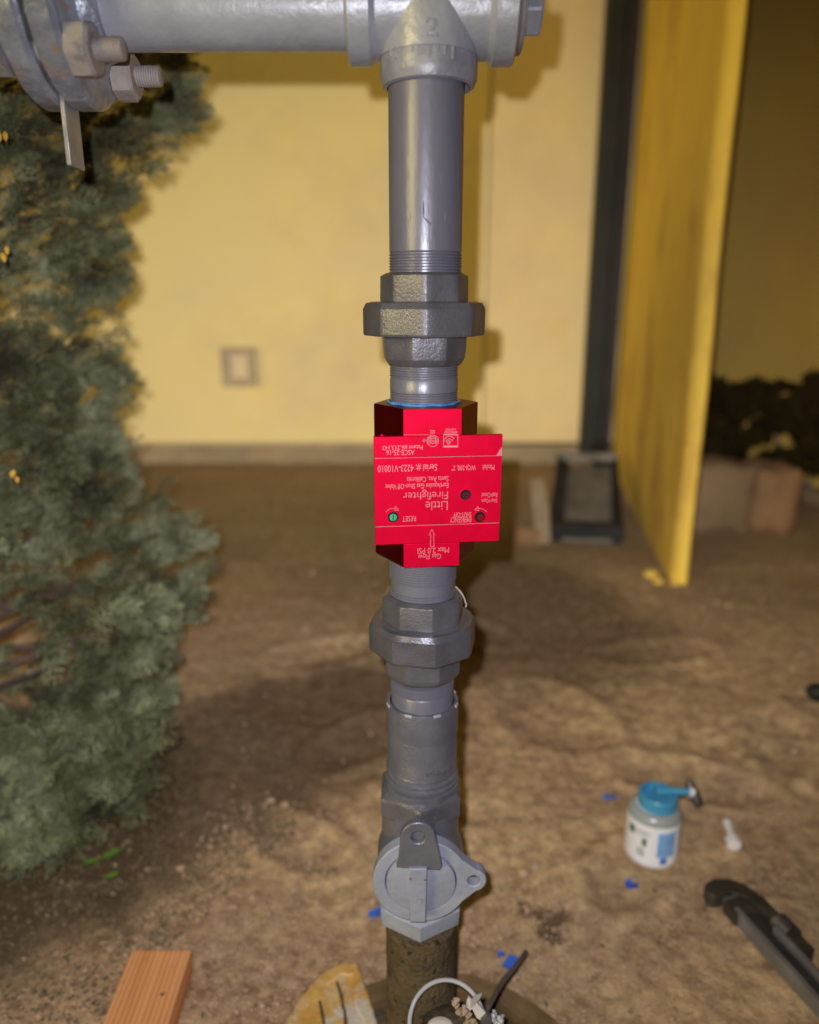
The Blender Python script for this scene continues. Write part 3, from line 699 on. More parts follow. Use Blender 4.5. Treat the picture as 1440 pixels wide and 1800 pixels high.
# ---- bolted flange pair at the left
FX = -0.270
RFL = 0.0715
fzc = HZ
flr = lathe_x([(FX + .0018, RFL - .012), (FX + .002, RFL - .0025), (FX + .0045, RFL), (FX + .019, RFL), (FX + .023, RFL - .004), (FX + .0235, .050), (FX + .028, .040), (FX + .036, .0375), (FX + .040, .034), (FX + .0405, RP)]).build('flange', M_FLANGE, rig)
fll = lathe_x([(FX - .042, RP), (FX - .040, .036), (FX - .030, .042), (FX - .0245, .050), (FX - .024, RFL - .004), (FX - .020, RFL), (FX - .006, RFL), (FX - .002, RFL - .003), (FX - .0018, RFL - .012)]).build('flange', M_FLANGE, rig)
lathe_x([(FX - .0016, RFL - .010), (FX + .0016, RFL - .010)]).build('gasket', M_BLACKG, rig)
# spade strip hanging out of the joint
m = MB(); sz1 = at(140, 292, AY - .005).z
m.box((FX + .0005, AY - .002, (fzc - RFL + .02 + sz1) / 2 - 0.001), (.0036, .027, (fzc - RFL + .02) - sz1), Matrix.Rotation(radians(0), 3, 'Z'))
add_bevel(m.build('spade_strip', M_TAB, rig), .0005)
# bolts with nuts (four round the flange)
def hexnut_x(x0, x1, y, z, R, rot, name, mtl, parent):
    rr = []
    for (x, k) in ((x0, 1), (x1 - .0025, 1), (x1, .88)) if x1 > x0 else ((x0, 1), (x1 + .0025, 1), (x1, .88)):
        rr.append([Vector((x, y + poly_r(2 * pi * i / 48, 6, R, rot, .97) * k * cos(2 * pi * i / 48), z + poly_r(2 * pi * i / 48, 6, R, rot, .97) * k * sin(2 * pi * i / 48))) for i in range(48)])
    m = MB(); m.rings(rr); return m.build(name, mtl, parent)
for bi, ang in enumerate((225, 315, 45, 135)):
    a = radians(ang + (3 if bi == 0 else 7 if bi == 1 else 0)); by = AY + .0585 * cos(a); bz_ = fzc + .0585 * sin(a)
    if bi == 0: by -= 0.002; bz_ += .003
    bolt = lathe_x([(FX - .055, .0078)] + [(FX - .055 + .001 * q, .0084 - .0007 * (q % 2)) for q in range(1, 116)] + [(FX + .0605, .0078), (FX + .0615, .0055)], by, bz_, 24).build('flange_bolt', M_RUST, rig)
    hexnut_x(FX + .0237, FX + .0405, by, bz_, .0200, radians(18 + 27 * bi), 'hex_nut', M_RUST, bolt)
    hexnut_x(FX - .0247, FX - .044, by, bz_, .0185, radians(40 + 31 * bi), 'hex_nut', M_RUST, bolt)

# ---- riser pipe from the tee down to the upper union
zt = S(150, 60)[0] + .01; zb = S(474, 60)[0]
rp = RP
za = S(446, 60)[0]
lathe([(zt, rp)] + [(zt + (za - zt) * k / 12, rp) for k in range(1, 12)] + [(za + .001, rp)] + threads(za, zb - .006, rp + .0003, .0023, .0013), AX + .0008).build('riser_pipe', M_PAINTPIPE, rig)

# paint runs on the riser pipe
m = MB()
for (xa, ya, xb, yb, r) in ((744, 352, 745, 383, .0006), (745, 383, 758, 396, .0007), (752, 362, 757, 388, .0005), (738, 358, 737, 376, .0005), (783, 372, 783, 392, .0004), (712, 372, 712, 390, .0004), (722, 374, 722, 388, .0003), (776, 330, 777, 350, .0003)):
    pts = []
    for t in (0, .35, .7, 1):
        p = at(xa + (xb - xa) * t, ya + (yb - ya) * t, AY - RP * .9); dx = p.x - AX - .0008
        pts.append(Vector((p.x, AY - sqrt(max(1e-8, RP * RP - dx * dx)) + .0001, p.z)))
    m.tube(pts, [r * .5, r, r * 1.1, r * .6], 6)
m.build('paint_run', M_PAINTPIPE, rig)['kind'] = 'stuff'

# ---- upper union
def F2(py, hw, extra=0.0): return S(py, hw)
un = empty('pipe_union'); un.parent = rig
V8 = FRONT
zA, rA = S(479, 79); zB, _ = S(529, 79)
nut([(zA - .0005, rA * .90, .6), (zA - .003, rA * 1.0, .0), (zA - .006, rA, 0), (zB + .001, rA * 1.01, 0), (zB - .001, rA, 0)], 8, V8 + radians(1.5), .982).build('union_end', M_CAST, un)
zA, rA = S(530, 110); zB, _ = S(589, 110)
nut([(zA, rA * .86, .35), (zA - .0012, rA * .955, .1), (zA - .006, rA, 0), (zB + .002, rA, 0), (zB, rA * .985, 0)], 8, V8 + radians(1.5), .982).build('union_nut', M_CAST, un)
zA, rA = S(588, 78); zB, _ = S(641, 78)
nut([(zA, rA, 0), (zA - .012, rA * .985, 0), (zB + .006, rA * .955, 0), (zB + .002, rA * .90, .2), (zB, rA * .86, .5)], 8, V8 + radians(29), .985).build('union_end', M_CAST, un)

def vp_top():
    q = at(745, 719, AY - 0.0432); return q.z
# ---- nipple into the red valve, with sealant
zA, r0 = S(636, 59.5); zB, _ = S(664, 59.5); zC, _ = S(686, 59); zD, _ = S(716, 59)
lathe(threads(zA, zB, rp - .0004, .0021) + [(zB - .0005, rp - .0006), (zC, rp - .0006)] + threads(zC - .0005, zD - .006, rp - .0006, .0021), AX).build('pipe_nipple', M_PAINTPIPE, rig)
zS = vp_top() + .0012
m = MB(); m.tube([(AX + (rp + .0006) * cos(2 * pi * k / 60), AY + (rp + .0006) * sin(2 * pi * k / 60), zS + .0003 * sin(k * .7)) for k in range(60)], [.0013 + .0003 * sin(k * 1.3) for k in range(61)][:60], 8, closed=True)
m.build('thread_sealant', M_SEAL, rig)

# ---- the red earthquake valve
PSI = radians(6.5)
VN = Vector((sin(PSI), -cos(PSI), 0)); VU = Vector((cos(PSI), sin(PSI), 0))
VC = Vector((AX, AY, 0)); APO = 0.0435
def vp(px, py, off=0.0):               # photo point -> (u, z) on the valve's face
    d = ray(px, py); o = Vector((0, 0, EYE)); P = VC + VN * (APO + off)
    t = (P - o).dot(VN) / d.dot(VN); q = o + d * t
    return ((q - P).dot(VU), q.z)
def vw(u, z, off=0.0):
    q = VC + VU * u + VN * (APO + off); return Vector((q.x, q.y, z))
valve = empty('earthquake_valve'); valve.parent = rig
uL, zT = vp(709, 719); uR, _ = vp(812, 722); _, zBt = vp(708, 998)
bL, zbt = vp(657, 768); bR, _ = vp(884, 770); bRb, zbb = vp(877, 950)
bR = (bR + bRb) / 2
hu = (uR - uL) / 2; uc = (uR + uL) / 2
rot6 = FRONT + PSI + radians(30)
# hexagonal body
hxR = APO / cos(radians(30))
sc = (hu / (hxR / 2))
m = MB(); rr = []
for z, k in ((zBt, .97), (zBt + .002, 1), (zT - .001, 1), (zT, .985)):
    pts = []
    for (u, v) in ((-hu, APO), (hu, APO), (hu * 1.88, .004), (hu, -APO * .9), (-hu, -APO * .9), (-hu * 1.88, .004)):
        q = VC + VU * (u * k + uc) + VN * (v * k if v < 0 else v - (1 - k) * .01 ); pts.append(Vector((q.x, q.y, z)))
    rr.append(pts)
body = m.rings(rr).build('valve_body', M_REDSHADE, valve, smooth=False)
# bottom chamfer
m = MB(); rr = []
# face block: one plate in a plus shape, with three bands split by fine grooves
TH = 0.0055
def plate(name, u0, u1, za_, zb_, off=0.0008, th=TH, bev=.0006):
    P = [vw(u0, zb_, off), vw(u1, zb_, off), vw(u1, za_, off), vw(u0, za_, off)]
    m = MB(); m.prism(P, -VN * th, 0); return m
_, zg1 = vp(760, 803); _, zg2 = vp(760, 922); _, zf = vp(730, 764)
G = .00035
for (nm, u0, u1, za_, zb_, th) in (('face_tab', uL, uR, zT - .0003, zbt + .0002, .005), ('face_band', bL, bR, zbt, zg1 + G, TH), ('face_plate', bL, bR, zg1 - G, zg2 + G, TH),
                              ('face_band', bL + .0003, bR - .0004, zg2 - G, zbb, TH), ('face_tab', uL, uR, zbb - .0002, zBt + .0003, .005)):
    o = plate(nm, u0, u1, za_, zb_, .0010, th).build(nm, M_RED, valve, smooth=False); add_bevel(o, .00035, 2)
# light edge lines where the bands meet
m = MB()
for zz in (zg1, zg2):
    m.prism([vw(bL + .0005, zz - .0002, .0007), vw(bR - .0006, zz - .0002, .0007), vw(bR - .0006, zz + .0002, .0007), vw(bL + .0005, zz + .0002, .0007)], VN * .0006)
m.build('groove_edge', M_ETCH, valve, smooth=False)['kind'] = 'stuff'
# little nubs and the scuffed corner
m = MB()
for px, py in ((864, 768), (673, 769), (858, 769)):
    u, z = vp(px, py); q = vw(u, z, -.006); m.add([q + Vector(v) * .0022 for v in ico], icf)
m.build('cap_screw', M_RED, valve)
m = MB(); P = [vw(*vp(*p), .0011) for p in ((882, 785), (882, 801), (872, 800))]; m.prism(list(reversed(P)), VN * .0001); m.build('corner_scuff', M_ETCH, valve, smooth=False)
# engraved writing: valve mounted upside down, so every line is turned by 180 degrees
def engrave(mb, body, x0, y0, x1, y1, bold=0.0):
    (ua, za1) = vp(x0, y0); (ub, zb1) = vp(x1, y1)
    w = ub - ua; h = za1 - zb1
    vs, fs = text_obj(body, w, h, None, 'lettering', .00008, bold)
    mb.add([vw(ub - v[0], zb1 + (h - v[1]), .0011 + v[2] + .00005) for v in vs], fs)
ml = MB()
engrave(ml, 'Model:', 847.5, 816.5, 868.5, 825.5)
engrave(ml, 'WQI-200, 2"', 794, 816.5, 836, 826)
engrave(ml, 'Serial #: 4223-V10010', 664, 816.5, 768, 827)
engrave(ml, 'Santa Ana, California', 715, 836.7, 788, 845.5)
engrave(ml, 'Earthquake Gas Shut-Off Valve', 677.5, 848, 788, 857)
engrave(ml, 'Firefighter', 708.6, 861, 787, 876.5, -.008)
engrave(ml, 'Little', 748, 881, 786.6, 895.5, -.008)
engrave(ml, 'RESET', 707, 907, 731, 915.5)
engrave(ml, 'EMERGENCY', 791, 908.5, 828, 917)
engrave(ml, 'SHUT-OFF', 797, 900.3, 828, 907.5)
engrave(ml, 'Silver=Open', 846.7, 874.5, 873.5, 883)
engrave(ml, 'Red=Closed', 846.7, 866, 873.5, 873.3)
engrave(ml, 'Patent #6,213,143', 672.5, 782, 743, 789.5)
engrave(ml, 'ASCE-25-16', 679, 791, 728.5, 799)
engrave(ml, 'Gas Flow', 735, 973.7, 775, 981.5)
engrave(ml, 'Max 2.0 PSI', 734, 963, 789, 971)
engrave(ml, 'us', 756.5, 755.5, 764, 761.5)
engrave(ml, 'LISTED', 783, 753, 801, 756)
engrave(ml, 'APPROVED', 781, 757.5, 804, 761)
ml.build('lettering', M_ETCH, valve, smooth=False)['kind'] = 'stuff'
def eline(mb, pts, w=.00035, closed=False):     # a fine raised line through photo points
    q = [Vector((*vp(*p), 0)) for p in pts]
    if closed: q.append(q[0])
    for a, b in zip(q[:-1], q[1:]):
        d = (b - a); 
        if d.length < 1e-7: continue
        n = Vector((-d.y, d.x, 0)).normalized() * w / 2; e = d.normalized() * w * .3
        P = [a - n - e, b - n + e, b + n + e, a + n - e]
        mb.prism([vw(p.x, p.y, .0011) for p in P], VN * .00012)
def arc(cx, cy, r, a0, a1, n=20): return [(cx + r * cos(radians(a0 + (a1 - a0) * k / n)), cy + r * sin(radians(a0 + (a1 - a0) * k / n))) for k in range(n + 1)]
me_ = MB()
eline(me_, [(759, 930), (763.8, 939.5), (762, 939.5), (762.8, 960), (756.5, 960), (757.2, 939.5), (754.2, 939.5)], .00045, True)   # flow arrow
me_.build('flow_arrow', M_ETCH, valve, smooth=False)
ma = MB()
eline(ma, arc(691, 908, 15, 215, 292), .0005); eline(ma, [(695, 889.5), (701, 896), (693.5, 896.5)], .0004, True)
eline(ma, arc(843, 908, 15, 248, 325), .0005); eline(ma, [(840, 889.5), (834, 896), (841.5, 896.5)], .0004, True)
ma.build('turn_arrow', M_ETCH, valve, smooth=False)
mc = MB()       # round certification emblem and the square emblem with its swoosh
eline(mc, arc(760.4, 774.5, 10, 0, 360, 32), .0005)
eline(mc, arc(760.4, 774.5, 7.4, 140, 400, 26), .0007)
eline(mc, arc(761.5, 774.5, 4.6, 150, 390, 18), .0007)
eline(mc, [(753.5, 770.5), (767, 770.5)], .0005); eline(mc, [(753.5, 774.5), (767, 774.5)], .0005); eline(mc, [(754.5, 778.5), (766.5, 778.5)], .0005)
eline(mc, arc(745.4, 773.7, 1.3, 0, 360, 10), .0012)
eline(mc, [(779.5, 763), (804.5, 763), (804.5, 785.5), (779.5, 785.5)], .0005, True)
eline(mc, [(781, 784), (803.5, 784)], .0012); eline(mc, [(781, 764.4), (803.5, 764.4)], .0004)
eline(mc, arc(790, 776, 9.5, 185, 325, 16), .0006); eline(mc, arc(790, 777, 6, 190, 330, 14), .0006); eline(mc, arc(788.5, 777, 2.2, 0, 360, 12), .0013)
eline(mc, [(709.5, 764), (757, 764)], .0002)
mc.build('emblem', M_ETCH, valve, smooth=False)
# screws and the sight window: dark cup, then the screw itself
def disc(px, py, rpx, off, th, mtl, name, parent, n=28):
    u, z = vp(px, py); r = rpx * .622 / FPX
    m = MB(); P = [vw(u + r * cos(2 * pi * k / n), z + r * sin(2 * pi * k / n), off) for k in range(n)]
    m.prism(P, VN * th); return m.build(name, mtl, parent, angle=40)
def ring(px, py, r0, r1, off, th, mtl, name, parent, n=32):
    u, z = vp(px, py); a = r0 * .622 / FPX; b = r1 * .622 / FPX
    m = MB(); rings = []
    for (r, o) in ((a, off), (a, off + th), (b, off + th), (b, off)):
        rings.append([vw(u + r * cos(2 * pi * k / n), z + r * sin(2 * pi * k / n), o) for k in range(n)])
    rings.append(rings[0]); m.rings(rings, False, False); return m.build(name, mtl, parent, angle=40)
sp1 = disc(691, 908, 10, .00105, .0002, M_DARK, 'screw_recess', valve)
disc(691, 908.5, 6.6, .00125, .0006, M_GREEN, 'reset_screw', sp1)
u, z = vp(691, 908.5); m = MB(); m.box((0, 0, 0), (.0007, .0003, .0055)); m.v = [vw(u + .0 + v.x, z + v.z, .0019) for v in m.v]; m.build('screw_slot', M_DARK, sp1, smooth=False)
ring(691, 908, 10, 11.2, .001, .0004, M_RED, 'recess_lip', valve)
sp2 = disc(843, 908, 10, .00105, .0002, M_DARK, 'screw_recess', valve)
disc(844, 909, 6.0, .00125, .0006, M_DRED, 'shutoff_screw', sp2)
ring(843, 908, 10, 11.2, .001, .0004, M_RED, 'recess_lip', valve)
sp3 = disc(818, 869, 10, .00105, .0002, M_DARK, 'screw_recess', valve)
disc(819, 871, 7.2, .00125, .0003, M_SIGHT, 'sight_glass', sp3)
ring(818, 869, 10, 11, .001, .0004, M_RED, 'recess_lip', valve)

# ---- nipple below the valve
zA = zBt + .014; zB, _ = S(1012, 58); zC, _ = S(1030, 58); zD, _ = S(1062, 58)
lathe(threads(zA, zB, rp + .001, .0023, .0013) + [(zB - .0004, rp + .0003), (zC, rp + .0003)] + threads(zC - .0005, zD, rp + .0004, .0023, .0013), AX).build('pipe_nipple', M_PAINTPIPE, rig)

# ---- lower union
un2 = empty('pipe_union'); un2.parent = rig
zA, rA = S(1040, 74); zB, _ = S(1090, 75)
rot = FRONT + radians(12)
nut([(zA, rA * .88, .6), (zA - .0025, rA * .985, 0), (zA - .005, rA, 0), (zB + .003, rA * 1.0, 0), (zB - .002, rA * 1.02, .6)], 8, rot, .985, AX).build('union_end', M_CAST, un2)
zF, rF = S(1087, 78)
lathe([(zF + .003, rF * .92), (zF + .0015, rF), (zF - .0015, rF), (zF - .003, rF * .96)]).build('union_shoulder', M_CAST, un2)
zA, rA = S(1084, 97); zB, _ = S(1133, 98)
m = MB(); n_ = 80; rr = []
for z, R, rd in ((zA - .006, .0385, 1), (zA - .0005, .0400 , 1), (zA, rF / cos(pi / 8) * 1.075, 1), (zA - .0002, rA * .97, .75), (zA - .005, rA, 0), (zB + .002, rA, 0), (zB, rA * .98, 0), (zB, rA * .6, 1)):
    ring_ = []
    for k in range(n_):
        a = rot + 2 * pi * k / n_; r = poly_r(a, 8, R, rot, .985) * (1 - rd) + R * cos(pi / 8) * rd
        ring_.append(Vector((AX + r * cos(a), AY + r * sin(a), z)))
    rr.append(ring_)
m.rings(rr, False, True); m.ang = 14; m.build('union_nut', M_CAST, un2)
zA, rA = S(1128, 70); zB, _ = S(1180, 68)
nut([(zA, rA, 0), (zB + .007, rA, 0), (zB + .003, rA * .97, .1), (zB, rA * .92, .5)], 8, FRONT + radians(23.5), .985).build('union_end', M_CAST, un2)
# string end stuck behind the union
m = MB(); pts = []
for k in range(13):
    t = k / 12; px = 801 + 17 * sin(t * pi * .62) - 0 * t; py = 1031 + 36 * t
    pts.append(at(px + (2 if t > .8 else 0), py, AY - .004 + .004 * t))
m.tube(pts, .00075, 6); m.build('sealant_string', M_FOAM, un2)

# ---- pipe and press coupling
zA, _ = S(1188, 57); zB, _ = S(1208, 57); zC, _ = S(1290, 57)
lathe(threads(zA, zB, rp + .0005, .0023, .0013) + [(zB - .0005, rp), (zC, rp)], AX).build('pipe_nipple', M_PAINTPIPE, rig)
zA, rA = S(1228, 63.5); zB, _ = S(1278, 63); zC, rC = S(1283, 61.5); zD, rD = S(1340, 62); zE, rE = S(1350, 58)
ri = rp + .0016
coup = lathe([(zC, ri), (zA, ri), (zA + .0002, rA - .0004), (zA - .0008, rA), (zB, rA), (zB - .0008, rA - .0012), (zB - .0022, rC - .0002), (zD + .002, rC), (zD, rD * 1.0), (zD - .0014, rE),
       (S(1346, 60)[0], rE), (S(1349, 60)[0], rD * 1.01), (S(1353, 60)[0], rD * 1.01), (S(1355, 60)[0], rE * 1.02), (S(1358, 60)[0], rD * 1.03), (S(1362, 60)[0], rD * 1.03), (S(1364, 60)[0], rE * 1.04), (S(1372, 60)[0], rE * 1.04)], cap0=False).build('press_coupling', M_PAINT, rig)
m = MB()
for ang in (-113, -67, -160, -20, 25, 70, 115):
    a = radians(ang); c = Vector((AX + (rA - .0004) * cos(a), AY + (rA - .0004) * sin(a), zA - .0005))
    m.box(c, (.0020, .0075, .0030), Matrix.Rotation(a, 3, 'Z'))
add_bevel(m.build('rim_notch', M_GALV, coup), .0006)
zT_, _ = S(1330, 60)
tv, tf = text_obj('viega', .030, .0085, None, 'embossed_word', .0012, .015)
m = MB(); zb_ = S(1327, 60)[0]
for_a0 = radians(-88)
m.add([(AX + (rC + .0001 + v[2]) * cos(for_a0 + v[0] / rC), AY + (rC + .0001 + v[2]) * sin(for_a0 + v[0] / rC), zb_ + v[1] - .004) for v in tv], tf)
m.build('embossed_word', M_PAINT, coup, smooth=False)

# collar below the coupling with wrench flats
zA, rA = S(1364, 66); zB, rB = S(1402, 67)
m = MB(); rr = []
for z, k in ((zA, .93), (zA - .0012, .985), (zA - .0035, 1), (zB, 1), (zB - .003, .97)):
    ring_ = []
    for i in range(80):
        a = 2 * pi * i / 80; r = rA * k
        for fa in (-50, 130, 10, -170):
            c_ = cos(a - radians(fa))
            if c_ > .2: r = min(r, rA * .965 / c_)
        ring_.append(Vector((AX + r * cos(a), AY + r * sin(a), z)))
    rr.append(ring_)
m.rings(rr); m.build('adapter_collar', M_PAINT, rig)

# ---- the shut-off cock
cock = empty('shutoff_cock'); cock.parent = rig
q_ = at(790, 1402, AY - .022); zA2 = q_.z; zA = zA2 + .006; zB = at(790, 1434, AY - .022).z; rA = 70 * depth(q_) / FPX / .866
CX = AX - .0015
hrot = FRONT
nut([(zA + .0015, rA * .80, .9), (zA - .002, rA * .90, .55), (zA2 - .001, rA * .985, .06), (zA2 - .004, rA, 0), (zB + .001, rA, 0), (zB - .0012, rA * .985, 0)], 6, hrot, .992, CX).build('hex_collar', M_CAST, cock)
zC, rC = S(1442, 68); zD, _ = S(1590, 68)
mb_ = MB()
mb_.rings([ring_z(CX, AY, z, r, 60) for z, r in ((zB + .004, rC), (zB - .02, rC * .985), ((zC + zD) / 2 + .02, rC * 1.0), ((zC + zD) / 2, rC * 1.02), ((zC + zD) / 2 - .02, rC), (zD, rC * .98))])
mb_.build('cock_body', M_PAINT, cock)
q_ = at(790, 1596, AY - .022); zE = q_.z; zF_ = at(790, 1626, AY - .022).z; rE = 70 * depth(q_) / FPX / .866; zG, _ = S(1604, 60)
nut([(zE + .004, rE * .80, .9), (zE, rE * .95, .35), (zE - .002, rE, 0), (zF_ + .002, rE * .97, 0), (zF_, rE * .95, 0)], 6, FRONT, .992, CX).build('hex_collar', M_COCK, cock)
# barrel and face disc
D1 = AY - .052
dc = at(740, 1551, D1)
RD = 85 * depth(dc) / FPX; RI = 61 * depth(dc) / FPX
def disc_y(x, z, R, y0, y1, n=64, bev=.0012):
    rr = []
    for (y, r) in ((y1, R), (y0 + bev, R), (y0 + bev * .3, R - bev * .3), (y0, R - bev)):
        rr.append([Vector((x + r * cos(2 * pi * k / n), y, z + r * sin(2 * pi * k / n))) for k in range(n)])
    m = MB(); m.rings(rr); return m
# outline of the face plate: circle with an ear on the right
ec = at(833, 1549, D1); er = 22.5 * depth(ec) / FPX; ehr = 11 * depth(ec) / FPX
dist = ec.x - dc.x; th_ = math.acos((RD * .86 - er) / dist)
def face_outline(k=1.0):
    pts = []
    aE = atan2(ec.z - dc.z, dist)
    bl = radians(31)
    for i in range(61):
        a = aE + bl + (2 * pi - 2 * bl) * i / 60; pts.append(Vector((dc.x + RD * k * cos(a), D1, dc.z + RD * k * sin(a))))
    for i in range(25):
        a = aE - radians(78) + radians(156) * i / 24; pts.append(Vector((ec.x + er * k * cos(a), D1, ec.z + er * k * sin(a))))
    return pts
ol = face_outline()
# plate with a through hole: outer loop + hole loop bridged by triangulation in bmesh
import bmesh
def plate_with_holes(name, outer, holes, d, mtl, parent, bev=.0012):
    bm = bmesh.new()
    def loop(pts):
        vs = [bm.verts.new(p) for p in pts]; es = [bm.edges.new((vs[i], vs[(i + 1) % len(vs)])) for i in range(len(vs))]; return es
    es = loop(outer)
    for h in holes: es += loop(h)
    bmesh.ops.triangle_fill(bm, use_beauty=True, use_dissolve=False, edges=es)
    g = bmesh.ops.extrude_face_region(bm, geom=bm.faces[:])
    bmesh.ops.translate(bm, vec=Vector(d), verts=[e for e in g['geom'] if isinstance(e, bmesh.types.BMVert)])
    bmesh.ops.recalc_face_normals(bm, faces=bm.faces)
    off = Vector((0, 0, 0)); p = parent
    while p is not None: off += Vector(p.location); p = p.parent
    for v in bm.verts: v.co -= off
    me = bpy.data.meshes.new(name); bm.to_mesh(me); bm.free(); me.materials.append(mtl)
    me.polygons.foreach_set('use_smooth', [True] * len(me.polygons)); me.set_sharp_from_angle(angle=radians(32))
    o = link(bpy.data.objects.new(name, me), parent); add_bevel(o, bev, 2); return o
hole = [Vector((ec.x + ehr * cos(2 * pi * k / 28), D1, ec.z + ehr * sin(2 * pi * k / 28))) for k in range(28)]
inner = [Vector((dc.x + (RI + .0009) * cos(2 * pi * k / 56), D1, dc.z + (RI + .0009) * sin(2 * pi * k / 56))) for k in range(56)]
plate_with_holes('face_ring', ol, [hole, inner], (0, .0135, 0), M_COCK, cock)
disc_y(dc.x, dc.z, RD * .93, D1 + .012, AY, 64).build('cock_barrel', M_PAINT, cock)
disc_y(dc.x, dc.z, RI, D1 - .0022, D1 + .02, 64).build('plug_disc', M_COCK, cock)
# padlock wing above and the bar below
D2 = D1 - .009
def P2(px, py, D=D2): return at(px, py, D)
wc = P2(735, 1473); wr = 31 * depth(wc) / FPX; whr = 12 * depth(wc) / FPX
wo = [P2(696, 1526), P2(700, 1518)] + [Vector((wc.x + wr * cos(radians(a)), D2, wc.z + wr * sin(radians(a)))) for a in range(176, 3, -8)] + [P2(776, 1514), P2(778, 1524), P2(774, 1531)]
wo = list(reversed(wo))
plate_with_holes('lock_wing', wo, [[Vector((wc.x + whr * cos(2 * pi * k / 24), D2, wc.z + whr * sin(2 * pi * k / 24))) for k in range(24)]], (0, .0075, 0), M_PAINT, cock, .0014)
disc_y(wc.x, wc.z, whr * 1.0, D2 + .0045, D2 + .02, 24, .001).build('lock_pin', M_PAINT, cock)
D3 = D1 - .012
bo = [P2(720, 1622, D3), P2(749, 1622, D3), P2(751, 1528, D3), P2(719, 1528, D3)]
m = MB(); m.prism(bo, (0, .012, 0)); bar = m.build('operating_bar', M_COCK, cock); add_bevel(bar, .0012)
bcx = P2(735, 1584, D3); rr_ = 7 * depth(bcx) / FPX
m = MB(); rings = []
for (r, y) in ((rr_, D3 + .001), (rr_, D3 - .0008), (rr_ * .55, D3 - .0008), (rr_ * .5, D3 - .0001)):
    rings.append([Vector((bcx.x + r * cos(2 * pi * k / 20), y, bcx.z + r * sin(2 * pi * k / 20))) for k in range(20)])
m.rings(rings, False, True); m.build('bar_rivet', M_COCK, bar)
m = MB()
for px, py in ((722, 1545), (748, 1547)): 
    q = at(px, py, D3 - .0002); m.add([q + Vector((v[0] * .0013, v[1] * .0004, v[2] * .0016)) for v in ico], icf)
m.build('rust_spot', mat('rust_spot', (0.16, 0.085, 0.03), (0.22, 0.13, 0.06), 0.9, 0, 90), bar)

# ---- coated riser going into the ground
zA, rA = S(1614, 61.5)
m = MB(); rr = []
nz_ = 90
for j in range(nz_ + 1):
    z = zA + (-.06 - zA) * j / nz_
    rr.append([Vector((AX + .0 + (rA + .0007 * noise.noise(Vector((cos(a) * 5, sin(a) * 5, z * 60))) + .0009 * noise.noise(Vector((cos(a) * 16, sin(a) * 16, z * 260)))) * cos(a),
                       AY + (rA + .0009 * noise.noise(Vector((cos(a) * 16, sin(a) * 16, z * 260)))) * sin(a), z)) for a in [2 * pi * k / 150 for k in range(150)]])
m.rings(rr); m.build('coated_riser', M_TUBE, rig, angle=60)

# ================================================================ conifer on the left
SHX, SHY = -0.86, 1.27
shrub = root('conifer_shrub', (SHX, SHY, 0), 'tall grey-green conifer shrub with feathery sprays filling the left side', 'shrub')
edge = [(100, 250), (150, 240), (300, 200), (420, 155), (500, 130), (570, 125), (640, 135), (720, 150), (800, 145), (900, 150), (980, 235), (1060, 325), (1130, 330), (1180, 305), (1230, 270), (1300, 250), (1400, 235), (1470, 190), (1540, 130)]
tab = []
for py, px in edge:
    p = at(px, py, 1.13); tab.append((p.z, p.x - SHX - .030))
tab.sort()
def rad_at(z):
    if z <= tab[0][0]: return max(0.05, tab[0][1] * (0.7 + z * 2))
    if z >= tab[-1][0]: return tab[-1][1] + (z - tab[-1][0]) * .05
    for (a, ra), (b, rb) in zip(tab[:-1], tab[1:]):
        if a <= z <= b: return ra + (rb - ra) * (z - a) / (b - a)
# trunk and branches
m = MB(); m.tube([(SHX, SHY, -.05), (SHX + .02, SHY - .02, .5), (SHX, SHY + .01, 1.0), (SHX + .02, SHY, 1.6)], [.05, .042, .034, .02], 12); m.build('trunk', M_BARK, shrub)
rnd = random.Random(5)
tips = []
for k in range(70):
    z0 = rnd.uniform(.12, 1.35); ph = rnd.uniform(-pi * .98, pi * .12); rr_ = rad_at(z0 + .08) * rnd.uniform(.72, .92)
    p0 = Vector((SHX, SHY, z0)); p3 = Vector((SHX + rr_ * cos(ph), SHY + rr_ * sin(ph), z0 + rnd.uniform(.02, .16)))
    p1 = p0.lerp(p3, .35) + Vector((0, 0, -.02)); p2 = p0.lerp(p3, .7) + Vector((rnd.uniform(-.02, .02), rnd.uniform(-.02, .02), 0))
    m = MB(); m.tube([p0, p1, p2, p3], [.011, .008, .005, .002], 6); m.build('branch', M_TWIG, shrub)
# spray meshes (flat fans of scale-leaved twiglets)
FLAT = [False]                          # sprays past the nearest 290 use flat twiglets, two triangles each
def cone_strip(V, F, a, b, w, nrm, w2=0.35):
    if FLAT[0]:
        d = (b - a).normalized(); s = (d.cross(nrm).normalized() + Vector((0, 0, .45 * sin(len(V))))) * w * 1.05; i = len(V)
        V += [a + s, a - s, b - s * w2, b + s * w2]; F += [(i, i + 1, i + 2, i + 3)]; return
    d = (b - a).normalized(); s = d.cross(nrm).normalized(); t = s.cross(d)
    i = len(V)
    V += [a + s * w, a - s * w * .5 + t * w * .8, a - s * w * .5 - t * w * .8, b + s * w * w2, b - s * w * w2 * .5 + t * w * .8 * w2, b - s * w * w2 * .5 - t * w * .8 * w2]
    F += [(i, i + 1, i + 4, i + 3), (i + 1, i + 2, i + 5, i + 4), (i + 2, i, i + 3, i + 5), (i + 3, i + 4, i + 5)]
